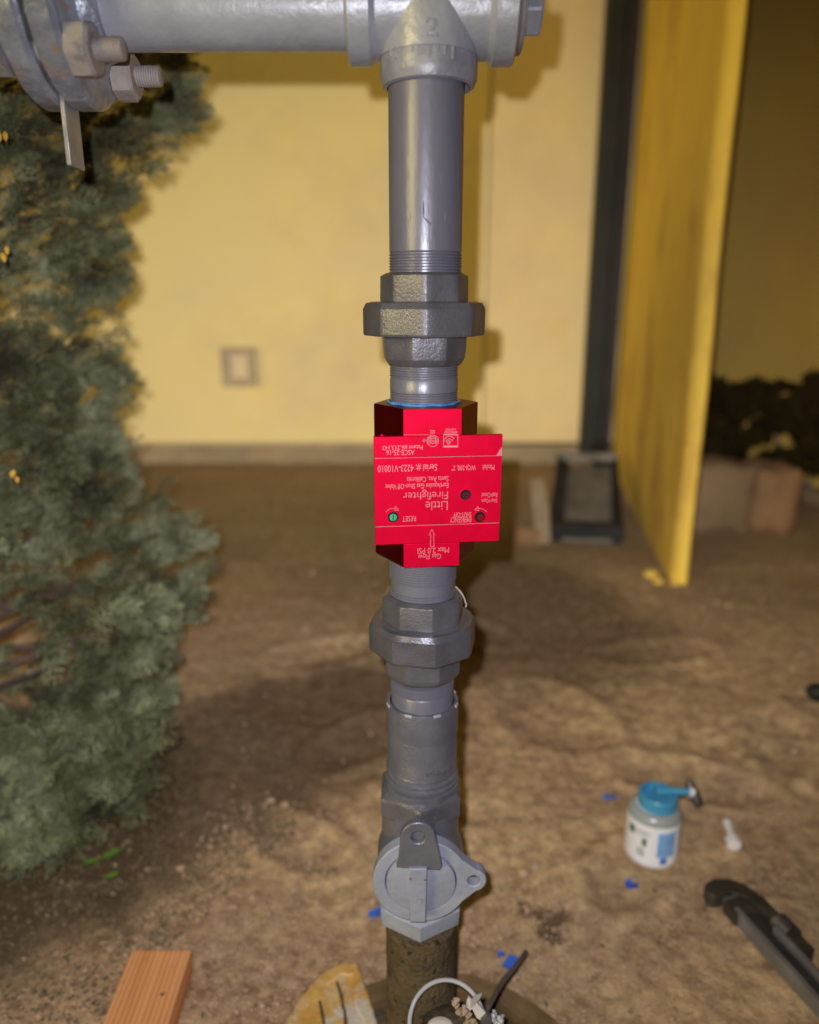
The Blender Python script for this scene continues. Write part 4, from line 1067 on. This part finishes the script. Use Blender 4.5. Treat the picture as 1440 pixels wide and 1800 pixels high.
def spray(seed):
    r = random.Random(seed); V = []; F = []; n = Vector((0, 0, 1))
    L_ = .078
    prev = Vector((0, 0, 0)); d = Vector((1, 0, 0))
    segs = 11
    for i in range(segs):
        t = (i + 1) / segs
        d = (d + Vector((0, r.uniform(-.08, .08), r.uniform(-.06, .04)))).normalized()
        nx = prev + d * L_ / segs
        cone_strip(V, F, prev, nx, .0011 * (1.25 - t), n, .9)
        for sd in (-1, 1):
            if i == 0: continue
            l2 = (.034 * (1 - t) ** .7 + .007) * r.uniform(.75, 1.2)
            d2 = (Matrix.Rotation(sd * radians(r.uniform(32, 50)), 3, 'Z') @ d + Vector((0, 0, r.uniform(-.6, .7)))).normalized()
            p2 = nx.copy(); ns = max(2, int(l2 / .0078))
            for j in range(ns):
                q = p2 + d2 * l2 / ns
                d2 = (d2 + d * .09 + Vector((0, 0, r.uniform(-.08, .10)))).normalized()
                cone_strip(V, F, p2, q, .0009 * (1.15 - .5 * j / ns), n, .85)
                for s3 in (-1, 1):
                    l3 = (.0085 * (1 - j / ns) + .0042) * r.uniform(.7, 1.25)
                    d3 = (Matrix.Rotation(s3 * radians(r.uniform(28, 48)), 3, 'Z') @ d2 + Vector((0, 0, r.uniform(-.6, .7)))).normalized()
                    cone_strip(V, F, q, q + d3 * l3, .00085, n, .45)
                p2 = q
        prev = nx
    return V, F
sprays = [spray(40 + k) for k in range(5)]
FLAT[0] = True; flat_sprays = [spray(40 + k) for k in range(5)]; FLAT[0] = False
sp_me = []
for k, (V, F) in enumerate(sprays):
    me = bpy.data.meshes.new('foliage_spray'); me.from_pydata([tuple(v) for v in V], [], F); me.materials.append(M_FOL); sp_me.append(me)
cands = []
rnd = random.Random(77)
tries = 0
while len(cands) < 5400 and tries < 60000:
    tries += 1
    z = rnd.uniform(-.01, 1.42); ph = rnd.uniform(-pi * .92, pi * .10)
    R0 = rad_at(z)
    lob = 1 + .075 * noise.noise(Vector((cos(ph) * 2.6, sin(ph) * 2.6, z * 5.2))) + .06 * noise.noise(Vector((cos(ph) * 6, sin(ph) * 6, z * 11)))
    q = rnd.random(); dp = 1 - .30 * q * q if rnd.random() < .8 else rnd.uniform(.4, .8)
    r = (R0 * lob) * dp - .020
    hole_n = noise.noise(Vector((cos(ph) * 3.6 + 4, sin(ph) * 3.6, z * 5.5)))
    if hole_n > .24 and dp > .55: continue
    if noise.noise(Vector((cos(ph) * 7 + 1, sin(ph) * 7, z * 12))) > .28 and dp > .75: continue
    c = Vector((SHX + r * cos(ph), SHY + r * sin(ph) * 1.0, z))
    if c.y < .70 and c.z > .2: c.y = .70 + rnd.random() * .05
    cands.append((c, ph, rnd.random()))
for k in range(700):
    px, py = rnd.uniform(-60, 262), rnd.uniform(1270, 1500)
    if px > 262 - max(0, py - 1380) * 1.25 + rnd.uniform(-15, 10): continue
    c = at(px, py, rnd.uniform(.96, 1.12) if py < 1430 else rnd.uniform(.92, 1.02))
    if c.z < .035: c.z = .035 + rnd.random() * .03
    cands.append((c, rnd.uniform(-pi, 0), rnd.random()))
def frame_of(c, ph, rs):
    rr = random.Random(int(rs * 1e9))
    out = Vector((cos(ph + rr.uniform(-.7, .7)), sin(ph + rr.uniform(-.7, .7)), rr.uniform(-.15, 1.15))).normalized()
    n = Vector((rr.uniform(-1, 1), rr.uniform(-1, .2), rr.uniform(-.5, 1))).normalized()
    y = n.cross(out).normalized(); n = out.cross(y)
    s = rr.uniform(.50, .92)
    return Matrix(((out.x * s, y.x * s, n.x * s, c.x), (out.y * s, y.y * s, n.y * s, c.y), (out.z * s, y.z * s, n.z * s, c.z), (0, 0, 0, 1)))
def seen(c):
    d = depth(c); px = 720 + FPX * c.x / d
    return px > -30 and c.z < 1.2
vis = [q for q in cands if seen(q[0])]
vis.sort(key=lambda q: depth(q[0]))
near = vis[:290]; nearset = set(id(q) for q in near)
T0 = Matrix.Translation(-Vector(shrub.location))
for q in near:
    rs = random.Random(int(q[2] * 1e6)); o = bpy.data.objects.new('foliage_spray', sp_me[rs.randrange(5)]); link(o, shrub); o.matrix_local = T0 @ frame_of(*q)
V = []; F = []
for q in cands:
    if id(q) in nearset: continue
    rs = random.Random(int(q[2] * 1e6)); v_, f_ = flat_sprays[rs.randrange(5)]; Mx = T0 @ frame_of(*q); b = len(V)
    V += [(Mx @ v)[:] for v in v_]; F += [tuple(i + b for i in f) for f in f_]
me = bpy.data.meshes.new('foliage'); me.from_pydata(V, [], F); me.materials.append(M_FOL)
o = link(bpy.data.objects.new('foliage', me), shrub); o['kind'] = 'stuff'
# yellowed leaf tips caught in the foliage
for (px, py, Y) in ((3, 234, .86), (10, 447, .9), (26, 838, .95)):
    m = MB(); c = at(px, py, Y)
    for k in range(3):
        a = random.random() * 6; q = c + Vector((.004 * cos(a), 0, .005 * sin(a))); m.add([q + Vector((v[0] * .003, v[1] * .002, v[2] * .005)) for v in ico], icf)
    m.build('yellow_leaf_tip', M_LEAFY, shrub)

# ================================================================ things on the ground
# plank
def G(px, py, z): return gp(px, py, z)
t0_, t1_ = G(232, 1671, .038), G(337, 1671, .038)
dirn = (G(180, 1800, .038) - t0_); dirn.z = 0; dirn.normalize()
wv_ = (t1_ - t0_).length
pl = MB(); q0, q1 = t0_, t1_
e = dirn * .34
pl.prism([q0 - Vector((0, 0, .038)), q1 - Vector((0, 0, .038)), q1 + e - Vector((0, 0, .038)), q0 + e - Vector((0, 0, .038))], (0, 0, .038))
o = bpy.data.objects.new('wood_block', bpy.data.meshes.new('wood_block'))
ang_ = atan2(dirn.y, dirn.x) - pi / 2
cen = q0 + e * .5
Mi = (Matrix.Translation(cen) @ Matrix.Rotation(ang_, 4, 'Z')).inverted()
o.data.from_pydata([tuple((Mi @ v)) for v in pl.v], [], pl.f); o.data.materials.append(M_WOOD)
o.matrix_world = Matrix.Translation(cen + Vector((0, 0, .002))) @ Matrix.Rotation(ang_, 4, 'Z'); link(o); add_bevel(o, .003, 3)
tag(o, 'orange-brown cut lumber piece lying on the dirt at lower left', 'lumber')

# yellow painted half lid
lidp = [(470, 1870), (500, 1800), (528, 1752), (562, 1713), (585, 1698), (603, 1690), (630, 1692), (641, 1730), (655, 1768), (668, 1812), (700, 1900), (600, 1960)]
LZ = .030
P = [G(px, py, LZ) for px, py in lidp]
# densify and roughen
dens = []
for i, p in enumerate(P):
    q = P[(i + 1) % len(P)]; n_ = 8
    for k in range(n_):
        s_ = p.lerp(q, k / n_); s_ += Vector((noise.noise(s_ * 90), noise.noise(s_ * 90 + Vector((5, 5, 5))), 0)) * .0022; dens.append(s_)
m = MB(); cc = sum(dens, Vector()) / len(dens)
dens = list(reversed(dens)) if (dens[1] - dens[0]).cross(dens[8] - dens[0]).z < 0 else dens
rr = [[p + Vector((0, 0, -.024)) for p in dens], [p + Vector((0, 0, -.002)) for p in dens], [p + (cc - p).normalized() * .0025 for p in dens],
      [p + (cc - p).normalized() * .017 + Vector((0, 0, .0003)) for p in dens], [p + (cc - p).normalized() * .019 + Vector((0, 0, -.0018)) for p in dens]]
m.rings(rr); 
lid = m.build('yellow_cover', M_YELLOW); tag(lid, 'broken half of a chipped yellow lid leaning left of the riser base', 'lid')
m = MB()
for (pa, pb, pc) in (((592, 1726), (600, 1750), (604, 1775)), ((562, 1760), (567, 1785), (570, 1805)), ((606, 1775), (608, 1800), (612, 1830))):
    pp = [G(*q, LZ - .0016) for q in (pa, pb, pc)]
    m.tube(pp, [.0015, .0024, .0018], 5)
m.build('lid_crack', M_BOXDIRT, lid)

# round valve box rim, muddy
RC = Vector((.03, .60, 0))
ra_ = (G(900, 1745, .012) - RC); Rr = Vector((ra_.x, ra_.y, 0)).length
m = MB(); rr = []
for (r, z) in ((Rr + .004, -.04), (Rr + .005, .008), (Rr + .002, .013), (Rr - .006, .012), (Rr - .008, .006), (Rr - .009, .004), (Rr - .016, .003), (Rr - .018, -.04)):
    ring_ = []
    for k in range(120):
        a = 2 * pi * k / 120; n_ = .0014 * noise.noise(Vector((cos(a) * 9, sin(a) * 9, z * 30)))
        ring_.append(Vector((RC.x + (r + n_) * cos(a), RC.y + (r + n_) * sin(a), z + n_)))
    rr.append(ring_)
m.rings(rr, False, False); bx = m.build('valve_box', M_BOXRIM, angle=50); tag(bx, 'muddy brown round valve box rim set in the dirt around the riser base', 'valve box')
m = MB(); rr = []
for i in range(1, 26):
    r = (Rr - .015) * i / 25; rr.append([Vector((RC.x + r * cos(a), RC.y + r * sin(a), -.010 + .005 * noise.noise(Vector((r * cos(a) * 30, r * sin(a) * 30, 2))) + .003 * noise.noise(Vector((r * cos(a) * 90, r * sin(a) * 90, 2))))) for a in [2 * pi * k / 90 for k in range(90)]])
m.rings(rr, True, False); m.build('mud_fill', M_BOXDIRT, bx, angle=70)

# muddy stub with a cream filler, white tie and wire ring
SY = .575
sc_ = at(792, 1806, SY)
stub = root('capped_stub', (sc_.x, sc_.y, 0), 'short muddy capped stub with cream filler in front of the riser base', 'pipe stub')
m = MB(); rr = []
ztop = sc_.z
for (r, z) in ((.030, -.02), (.0305, ztop - .02), (.030, ztop - .006), (.026, ztop - .001), (.018, ztop + .001), (.006, ztop + .001)):
    rr.append([Vector((sc_.x + (r + .0018 * noise.noise(Vector((cos(a) * 3, sin(a) * 3, z * 40)))) * cos(a), sc_.y + r * sin(a), z + .0022 * noise.noise(Vector((cos(a) * 4 * r / .03, sin(a) * 4 * r / .03, 7))))) for a in [2 * pi * k / 70 for k in range(70)]])
m.rings(rr); m.build('stub_body', M_STUB, stub, angle=60)
fm = MB(); fc = at(774, 1812, SY)
fm.add([(fc.x + v[0] * .017, fc.y + v[1] * .014, ztop + .001 + v[2] * .006) for v in ico], icf)
o = fm.build('cream_filler', M_FOAM, stub); s_ = o.modifiers.new('sub', 'SUBSURF'); s_.levels = s_.render_levels = 2
fm = MB()
for k in range(16):
    px, py = 800 + 34 * (k / 15) + random.uniform(-6, 6), 1762 + 45 * (k / 15) + random.uniform(-8, 8)
    c = at(px, py, SY - .004); r = random.uniform(.002, .0048); fm.add([c + Vector(v) * r * random.uniform(.7, 1.2) for v in ico], icf)
fm.build('caked_clay', M_CLAY, stub)
# wire ring
rc = at(786, 1800, SY); rw = 66 * depth(rc) / FPX
m = MB(); pts = []
for k in range(61):
    a = radians(-28 + 270 * k / 60); tilt = radians(38)
    pts.append(Vector((rc.x + rw * cos(a), rc.y + rw * sin(a) * cos(tilt) , rc.z + rw * sin(a) * sin(tilt) - .0 )))
m.tube(pts, .0021, 8)
o = m.build('wire_loop', M_WIREG); tag(o, 'pale grey wire bent into a ring around the muddy stub', 'wire')
# white tie
tie = root('cable_tie', at(838, 1775, SY), 'white plastic cable tie with torn tabs beside the grey wire ring', 'cable tie')
def slabpx(name, pts, Y, th, mtl, parent, dy=0.0):
    P = [at(px, py, Y + dy * i) for i, (px, py) in enumerate(pts)]; P.reverse()
    m = MB(); m.prism(P, (0, th, -th * .3)); o = m.build(name, mtl, parent, smooth=False); add_bevel(o, .0005); return o
slabpx('tie_strap', [(828, 1770), (838, 1763), (856, 1783), (850, 1797), (838, 1790)], SY - .004, .004, M_WHITE, tie)
slabpx('tie_tab', [(821, 1760), (824, 1753), (831, 1759), (833, 1772), (826, 1778), (819, 1770)], SY - .002, .003, M_WHITE, tie)
slabpx('tie_tab', [(828, 1762), (836, 1752), (848, 1748), (843, 1758), (828, 1773)], SY - .007, .003, M_WIREG, tie)
slabpx('tie_head', [(845, 1795), (856, 1784), (864, 1790), (866, 1803), (848, 1806)], SY - .008, .008, M_WIREB, tie)
fm = MB()
for k in range(26):
    c = at(872 + random.uniform(-12, 12), 1792 + random.uniform(-14, 12), SY + random.uniform(-.005, .012)); r = random.uniform(.0015, .003); fm.add([c + Vector(v) * r for v in ico], icf)
fm.build('grey_crumb', M_WIREG, tie)
# dark cable
m = MB(); pts = [at(858, 1772, SY + .03), at(872, 1745, SY + .06), at(884, 1725, SY + .09), at(903, 1703, SY + .13), at(920, 1680, SY + .17), at(924, 1673, SY + .18)]
for p in pts: p.z = max(p.z, .012)
m.tube(pts, [.0026, .0028, .0030, .0028, .0028, .0028], 8)
o = m.build('cable', M_WIREB); tag(o, 'dark grey cable end sticking up behind the white cable tie', 'cable')

def shard(px, py, sx, sy, label, mtl=M_BLUEPL, cat='plastic scrap', name='plastic_scrap', seed=1, lift=.004, group=None):
    c = gp(px, py, .004); r = random.Random(seed); m = MB(); n = 9; top = []
    for k in range(n):
        a = 2 * pi * k / n; q = r.uniform(.6, 1.15)
        top.append(Vector((c.x + sx * q * cos(a), c.y + sy * q * sin(a), .004 + ghgt(c.x, c.y) + r.uniform(0, lift))))
    m.rings([[p - Vector((0, 0, .003)) for p in top], top]); o = m.build(name, mtl, smooth=False); tag(o, label, cat); return o
shard(1110, 1548, .010, .010, 'tiny round blue plastic scrap on the dirt below the white bottle', seed=2, lift=.006)
shard(901, 1693, .013, .011, 'crumpled blue plastic scrap beside the tip of the dark cable', seed=3, lift=.016)
shard(882, 1673, .006, .005, 'smallest blue plastic crumb above the crumpled blue scrap', seed=4)
shard(661, 1601, .011, .007, 'blue plastic scrap showing just left of the shut-off cock', seed=5, lift=.008)
shard(1072, 1397, .017, .006, 'dark blue plastic sliver on the dirt left of the blue bottle cap', seed=6, lift=.008)
# white bit on the dirt
m = MB(); a0, a1 = gp(1279, 1447, .012), gp(1291, 1486, .010)
m.tube([a0, a0.lerp(a1, .25), a0.lerp(a1, .6), a0.lerp(a1, .75), a1], [.008, .006, .0055, .012, .011], 8)
o = m.build('white_nozzle', M_WHITE); tag(o, 'small white plastic nozzle cap lying right of the bottle', 'cap')
# black thing at the right edge
m = MB(); a0, a1 = gp(1418, 1215, .02), gp(1475, 1222, .02); m.tube([a0, a0.lerp(a1, .2), a0.lerp(a1, .5), a1], [.010, .020, .022, .018], 10)
o = m.build('tool_grip', M_POST); tag(o, 'black rubber tool grip poking in at the right edge above the wrench', 'tool')
# green leaves
for i, (px, py, a, L_, lab) in enumerate(((196, 1500, .5, .017, 'brightest green leaf under the conifer, upper right of three'), (160, 1514, .1, .014, 'dark green leaf under the conifer, leftmost of three'), (196, 1539, .3, .012, 'small yellow-green leaf under the conifer, lowest of three'))):
    c = gp(px, py, .02); d = Vector((cos(a), sin(a), .2)) * L_; s_ = Vector((-sin(a), cos(a), .1)) * L_ * .38
    m = MB(); m.add([c - d, c - d * .3 + s_, c + d * .4 + s_ * .8, c + d, c + d * .4 - s_ * .8, c - d * .3 - s_, c + Vector((0, 0, -.003)), c - d * .3 + Vector((0, 0, -.002)), c + d * .4 + Vector((0, 0, -.002))],
                    [(0, 7, 1), (1, 7, 8, 2), (2, 8, 3), (0, 5, 7), (7, 5, 4, 8), (8, 4, 3)])
    o = m.build('green_leaf', M_LEAF if i != 1 else M_LEAF, angle=80); tag(o, lab, 'leaf', 'green leaves under the conifer')
    t = MB(); t.tube([c - d, c - d * 1.3 + Vector((0, 0, -.02))], .0007, 5); t.build('leaf_stem', M_TWIG, o)

# bottle of pipe compound
bc = gp(1143, 1503, 0.0); BX, BY = bc.x, bc.y
bot = root('compound_bottle', (BX, BY, 0), 'white pipe compound bottle with light blue brush cap standing on the dirt', 'bottle')
BR = 45.5 * depth(Vector((BX, BY, .05))) / FPX
bh = at(720, 1412, BY).z
BT = .004
lathe([(BT, BR * .9), (BT + .004, BR * .98), (BT + .01, BR), (bh * .80, BR), (bh * .88, BR * .985), (bh * .94, BR * .93), (bh * .985, BR * .80), (bh, BR * .66)], BX, BY, 56).build('bottle_body', M_BOTTLE, bot)
lathe([(bh * .845, BR * 1.004), (bh * .89, BR * .992), (bh * .945, BR * .94), (bh * .99, BR * .81), (bh * 1.0, BR * .60)], BX, BY, 56).build('bottle_shoulder', M_SHOULDER, bot)
def wrap(name, mtl, a0, a1, z0, z1, parent, k=1.008, n=14, z0b=None):
    m = MB(); A = [radians(a0 + (a1 - a0) * i / n) for i in range(n + 1)]
    o_ = [Vector((BX + BR * k * cos(a), BY + BR * k * sin(a), 0)) for a in A]; i_ = [Vector((BX + BR * (k - .02) * cos(a), BY + BR * (k - .02) * sin(a), 0)) for a in A]
    lp = o_ + list(reversed(i_)); m.rings([[p + Vector((0, 0, z0)) for p in lp], [p + Vector((0, 0, z1)) for p in lp]]); return m.build(name, mtl, parent, angle=40)
wrap('label', M_LABEL, -195, -106, bh * .14, bh * .80, bot)
wrap('label', M_LABEL, -103.5, -15, bh * .14, bh * .80, bot, 1.006)
wrap('label_print', M_LBLUE, -98, -58, bh * .30, bh * .75, bot, 1.016)
wrap('label_print', M_LDBLUE, -90, -74, bh * .17, bh * .29, bot, 1.016)
for (a0, a1, z0, z1, mt) in ((-130, -120, .46, .60, M_LGREEN), (-165, -150, .60, .74, M_LGREEN)):
    wrap('label_print', mt, a0, a1, bh * z0, bh * z1, bot, 1.020)
for k in range(4): wrap('label_print', M_LDARK, -140, -122 - 3 * (k % 2), bh * (.27 + .038 * k), bh * (.287 + .038 * k), bot, 1.020)
for k in range(3): wrap('label_print', M_LDARK, -150, -112 - 6 * (k % 2), bh * (.80 - .03 - .035 * k - .05), bh * (.812 - .03 - .035 * k - .05) - .0003, bot, 1.020)
capz = at(720, 1393, BY).z
cx_ = BX + .003
cap = MB(); rr = []
for (r, z) in ((.0285, bh * .97), (.0295, bh * .975), (.0295, capz - .002), (.028, capz), (.024, capz), (.023, capz - .012), (.002, capz - .013)):
    rr.append([Vector((cx_ + r * (1 + .012 * (k % 2 if r > .029 else 0)) * cos(2 * pi * k / 60), BY + r * (1 + .012 * (k % 2 if r > .029 else 0)) * sin(2 * pi * k / 60), z)) for k in range(60)])
cap.rings(rr); cp = cap.build('screw_cap', M_CAPBLUE, bot)
ar = MB(); b0 = Vector((cx_ - .005, BY, capz + .003)); b1 = at(1213, 1392, BY + .0); 
ar.tube([b0, b0.lerp(b1, .5) + Vector((0, 0, .001)), b1], [.0085, .0055, .005], 10); ar.build('brush_handle', M_CAPBLUE, cp)
ar = MB(); d_b = (b1 - b0).normalized(); ar.tube([b1 - d_b * .002, b1 + d_b * .006], .009, 10); ar.build('brush_ferrule', M_WHITE, cp)
ar = MB(); e0, e1 = at(1210, 1372, BY + .01), at(1228, 1416, BY - .01); ar.tube([e0, e0.lerp(e1, .5), e1], [.006, .010, .007], 8); ar.build('brush_bristle', M_IRON, cp)

# pipe wrench, lying with the jaws up-left
H0, H1 = gp(1312, 1590, .03), gp(1462, 1752, .03)
wd = H1 - H0; wd.z = 0; wd.normalize(); wn_ = Vector((-wd.y, wd.x, 0))    # wn_: towards upper right of the photo
if wn_.x < 0: wn_ = -wn_
wr_ = root('pipe_wrench', H0, 'heavy grey pipe wrench lying on the dirt at the lower right corner', 'wrench')
def WP(l, w, z): return Vector((H0.x, H0.y, z)) + wd * l + wn_ * w
def wpoly(name, pts, z0, z1, mtl, parent, bev=.0015):
    P = [WP(l, w, z0) for l, w in pts]
    if (P[1] - P[0]).cross(P[2] - P[1]).z < 0: P.reverse()
    m = MB(); m.rings([P, [p + Vector((0, 0, z1 - z0)) for p in P]]); o = m.build(name, mtl, parent, smooth=False); add_bevel(o, bev); return o
hd = wpoly('handle', [(.012, -.018), (.40, -.018), (.40, .012), (.012, .010)], .012, .022, M_IRON, wr_)
wpoly('handle_rail', [(.0, -.022), (.40, -.021), (.40, -.014), (.0, -.013)], .008, .031, M_STEEL, wr_)
wpoly('handle_rail', [(.045, .006), (.40, .007), (.40, .014), (.045, .014)], .008, .033, M_STEEL, wr_)
wpoly('heel_jaw', [(-.016, -.026), (.012, -.027), (.014, .012), (-.016, .010)], .010, .030, M_IRON, wr_)
hook = [(-.006, .004), (-.010, .020), (-.014, .026), (-.044, .010), (-.058, -.006), (-.060, -.026), (-.050, -.042), (-.036, -.048), (-.030, -.036), (-.038, -.022), (-.036, -.008), (-.020, .002)]
# hook jaw with shank
hk = [(-.024, -.034), (-.034, -.040), (-.048, -.034), (-.054, -.014), (-.048, .008), (-.032, .024), (-.004, .032), (.09, .034), (.09, .016), (.02, .016), (-.012, .008), (-.024, -.006), (-.024, -.022)]
wpoly('hook_jaw', hk, .010, .032, M_IRON, wr_)
kn = MB(); c0k, c1k = WP(.034, .026, .024), WP(.060, .026, .024)
prof = []
kn.tube([c0k.lerp(c1k, t / 14) for t in range(15)], [.0135 if t % 2 else .0150 for t in range(15)], 18); kn.build('knurled_nut', M_IRON, wr_)
wpoly('housing', [(.016, .012), (.024, .040), (.078, .038), (.086, .014)], .006, .016, M_IRON, wr_)
m = MB()
for k in range(9):
    a, b = WP(-.018 + .0035 * 0, -.022 + .004 * k, .012), WP(-.0195, -.020 + .004 * k, .029)
    m.box((a + b) / 2, (.003, .002, .018), Matrix.Rotation(atan2(wd.y, wd.x), 3, 'Z'))
m.build('jaw_teeth', M_STEEL, wr_)
print('tris', sum(len(o.data.polygons) for o in SC.objects if o.type == 'MESH'))
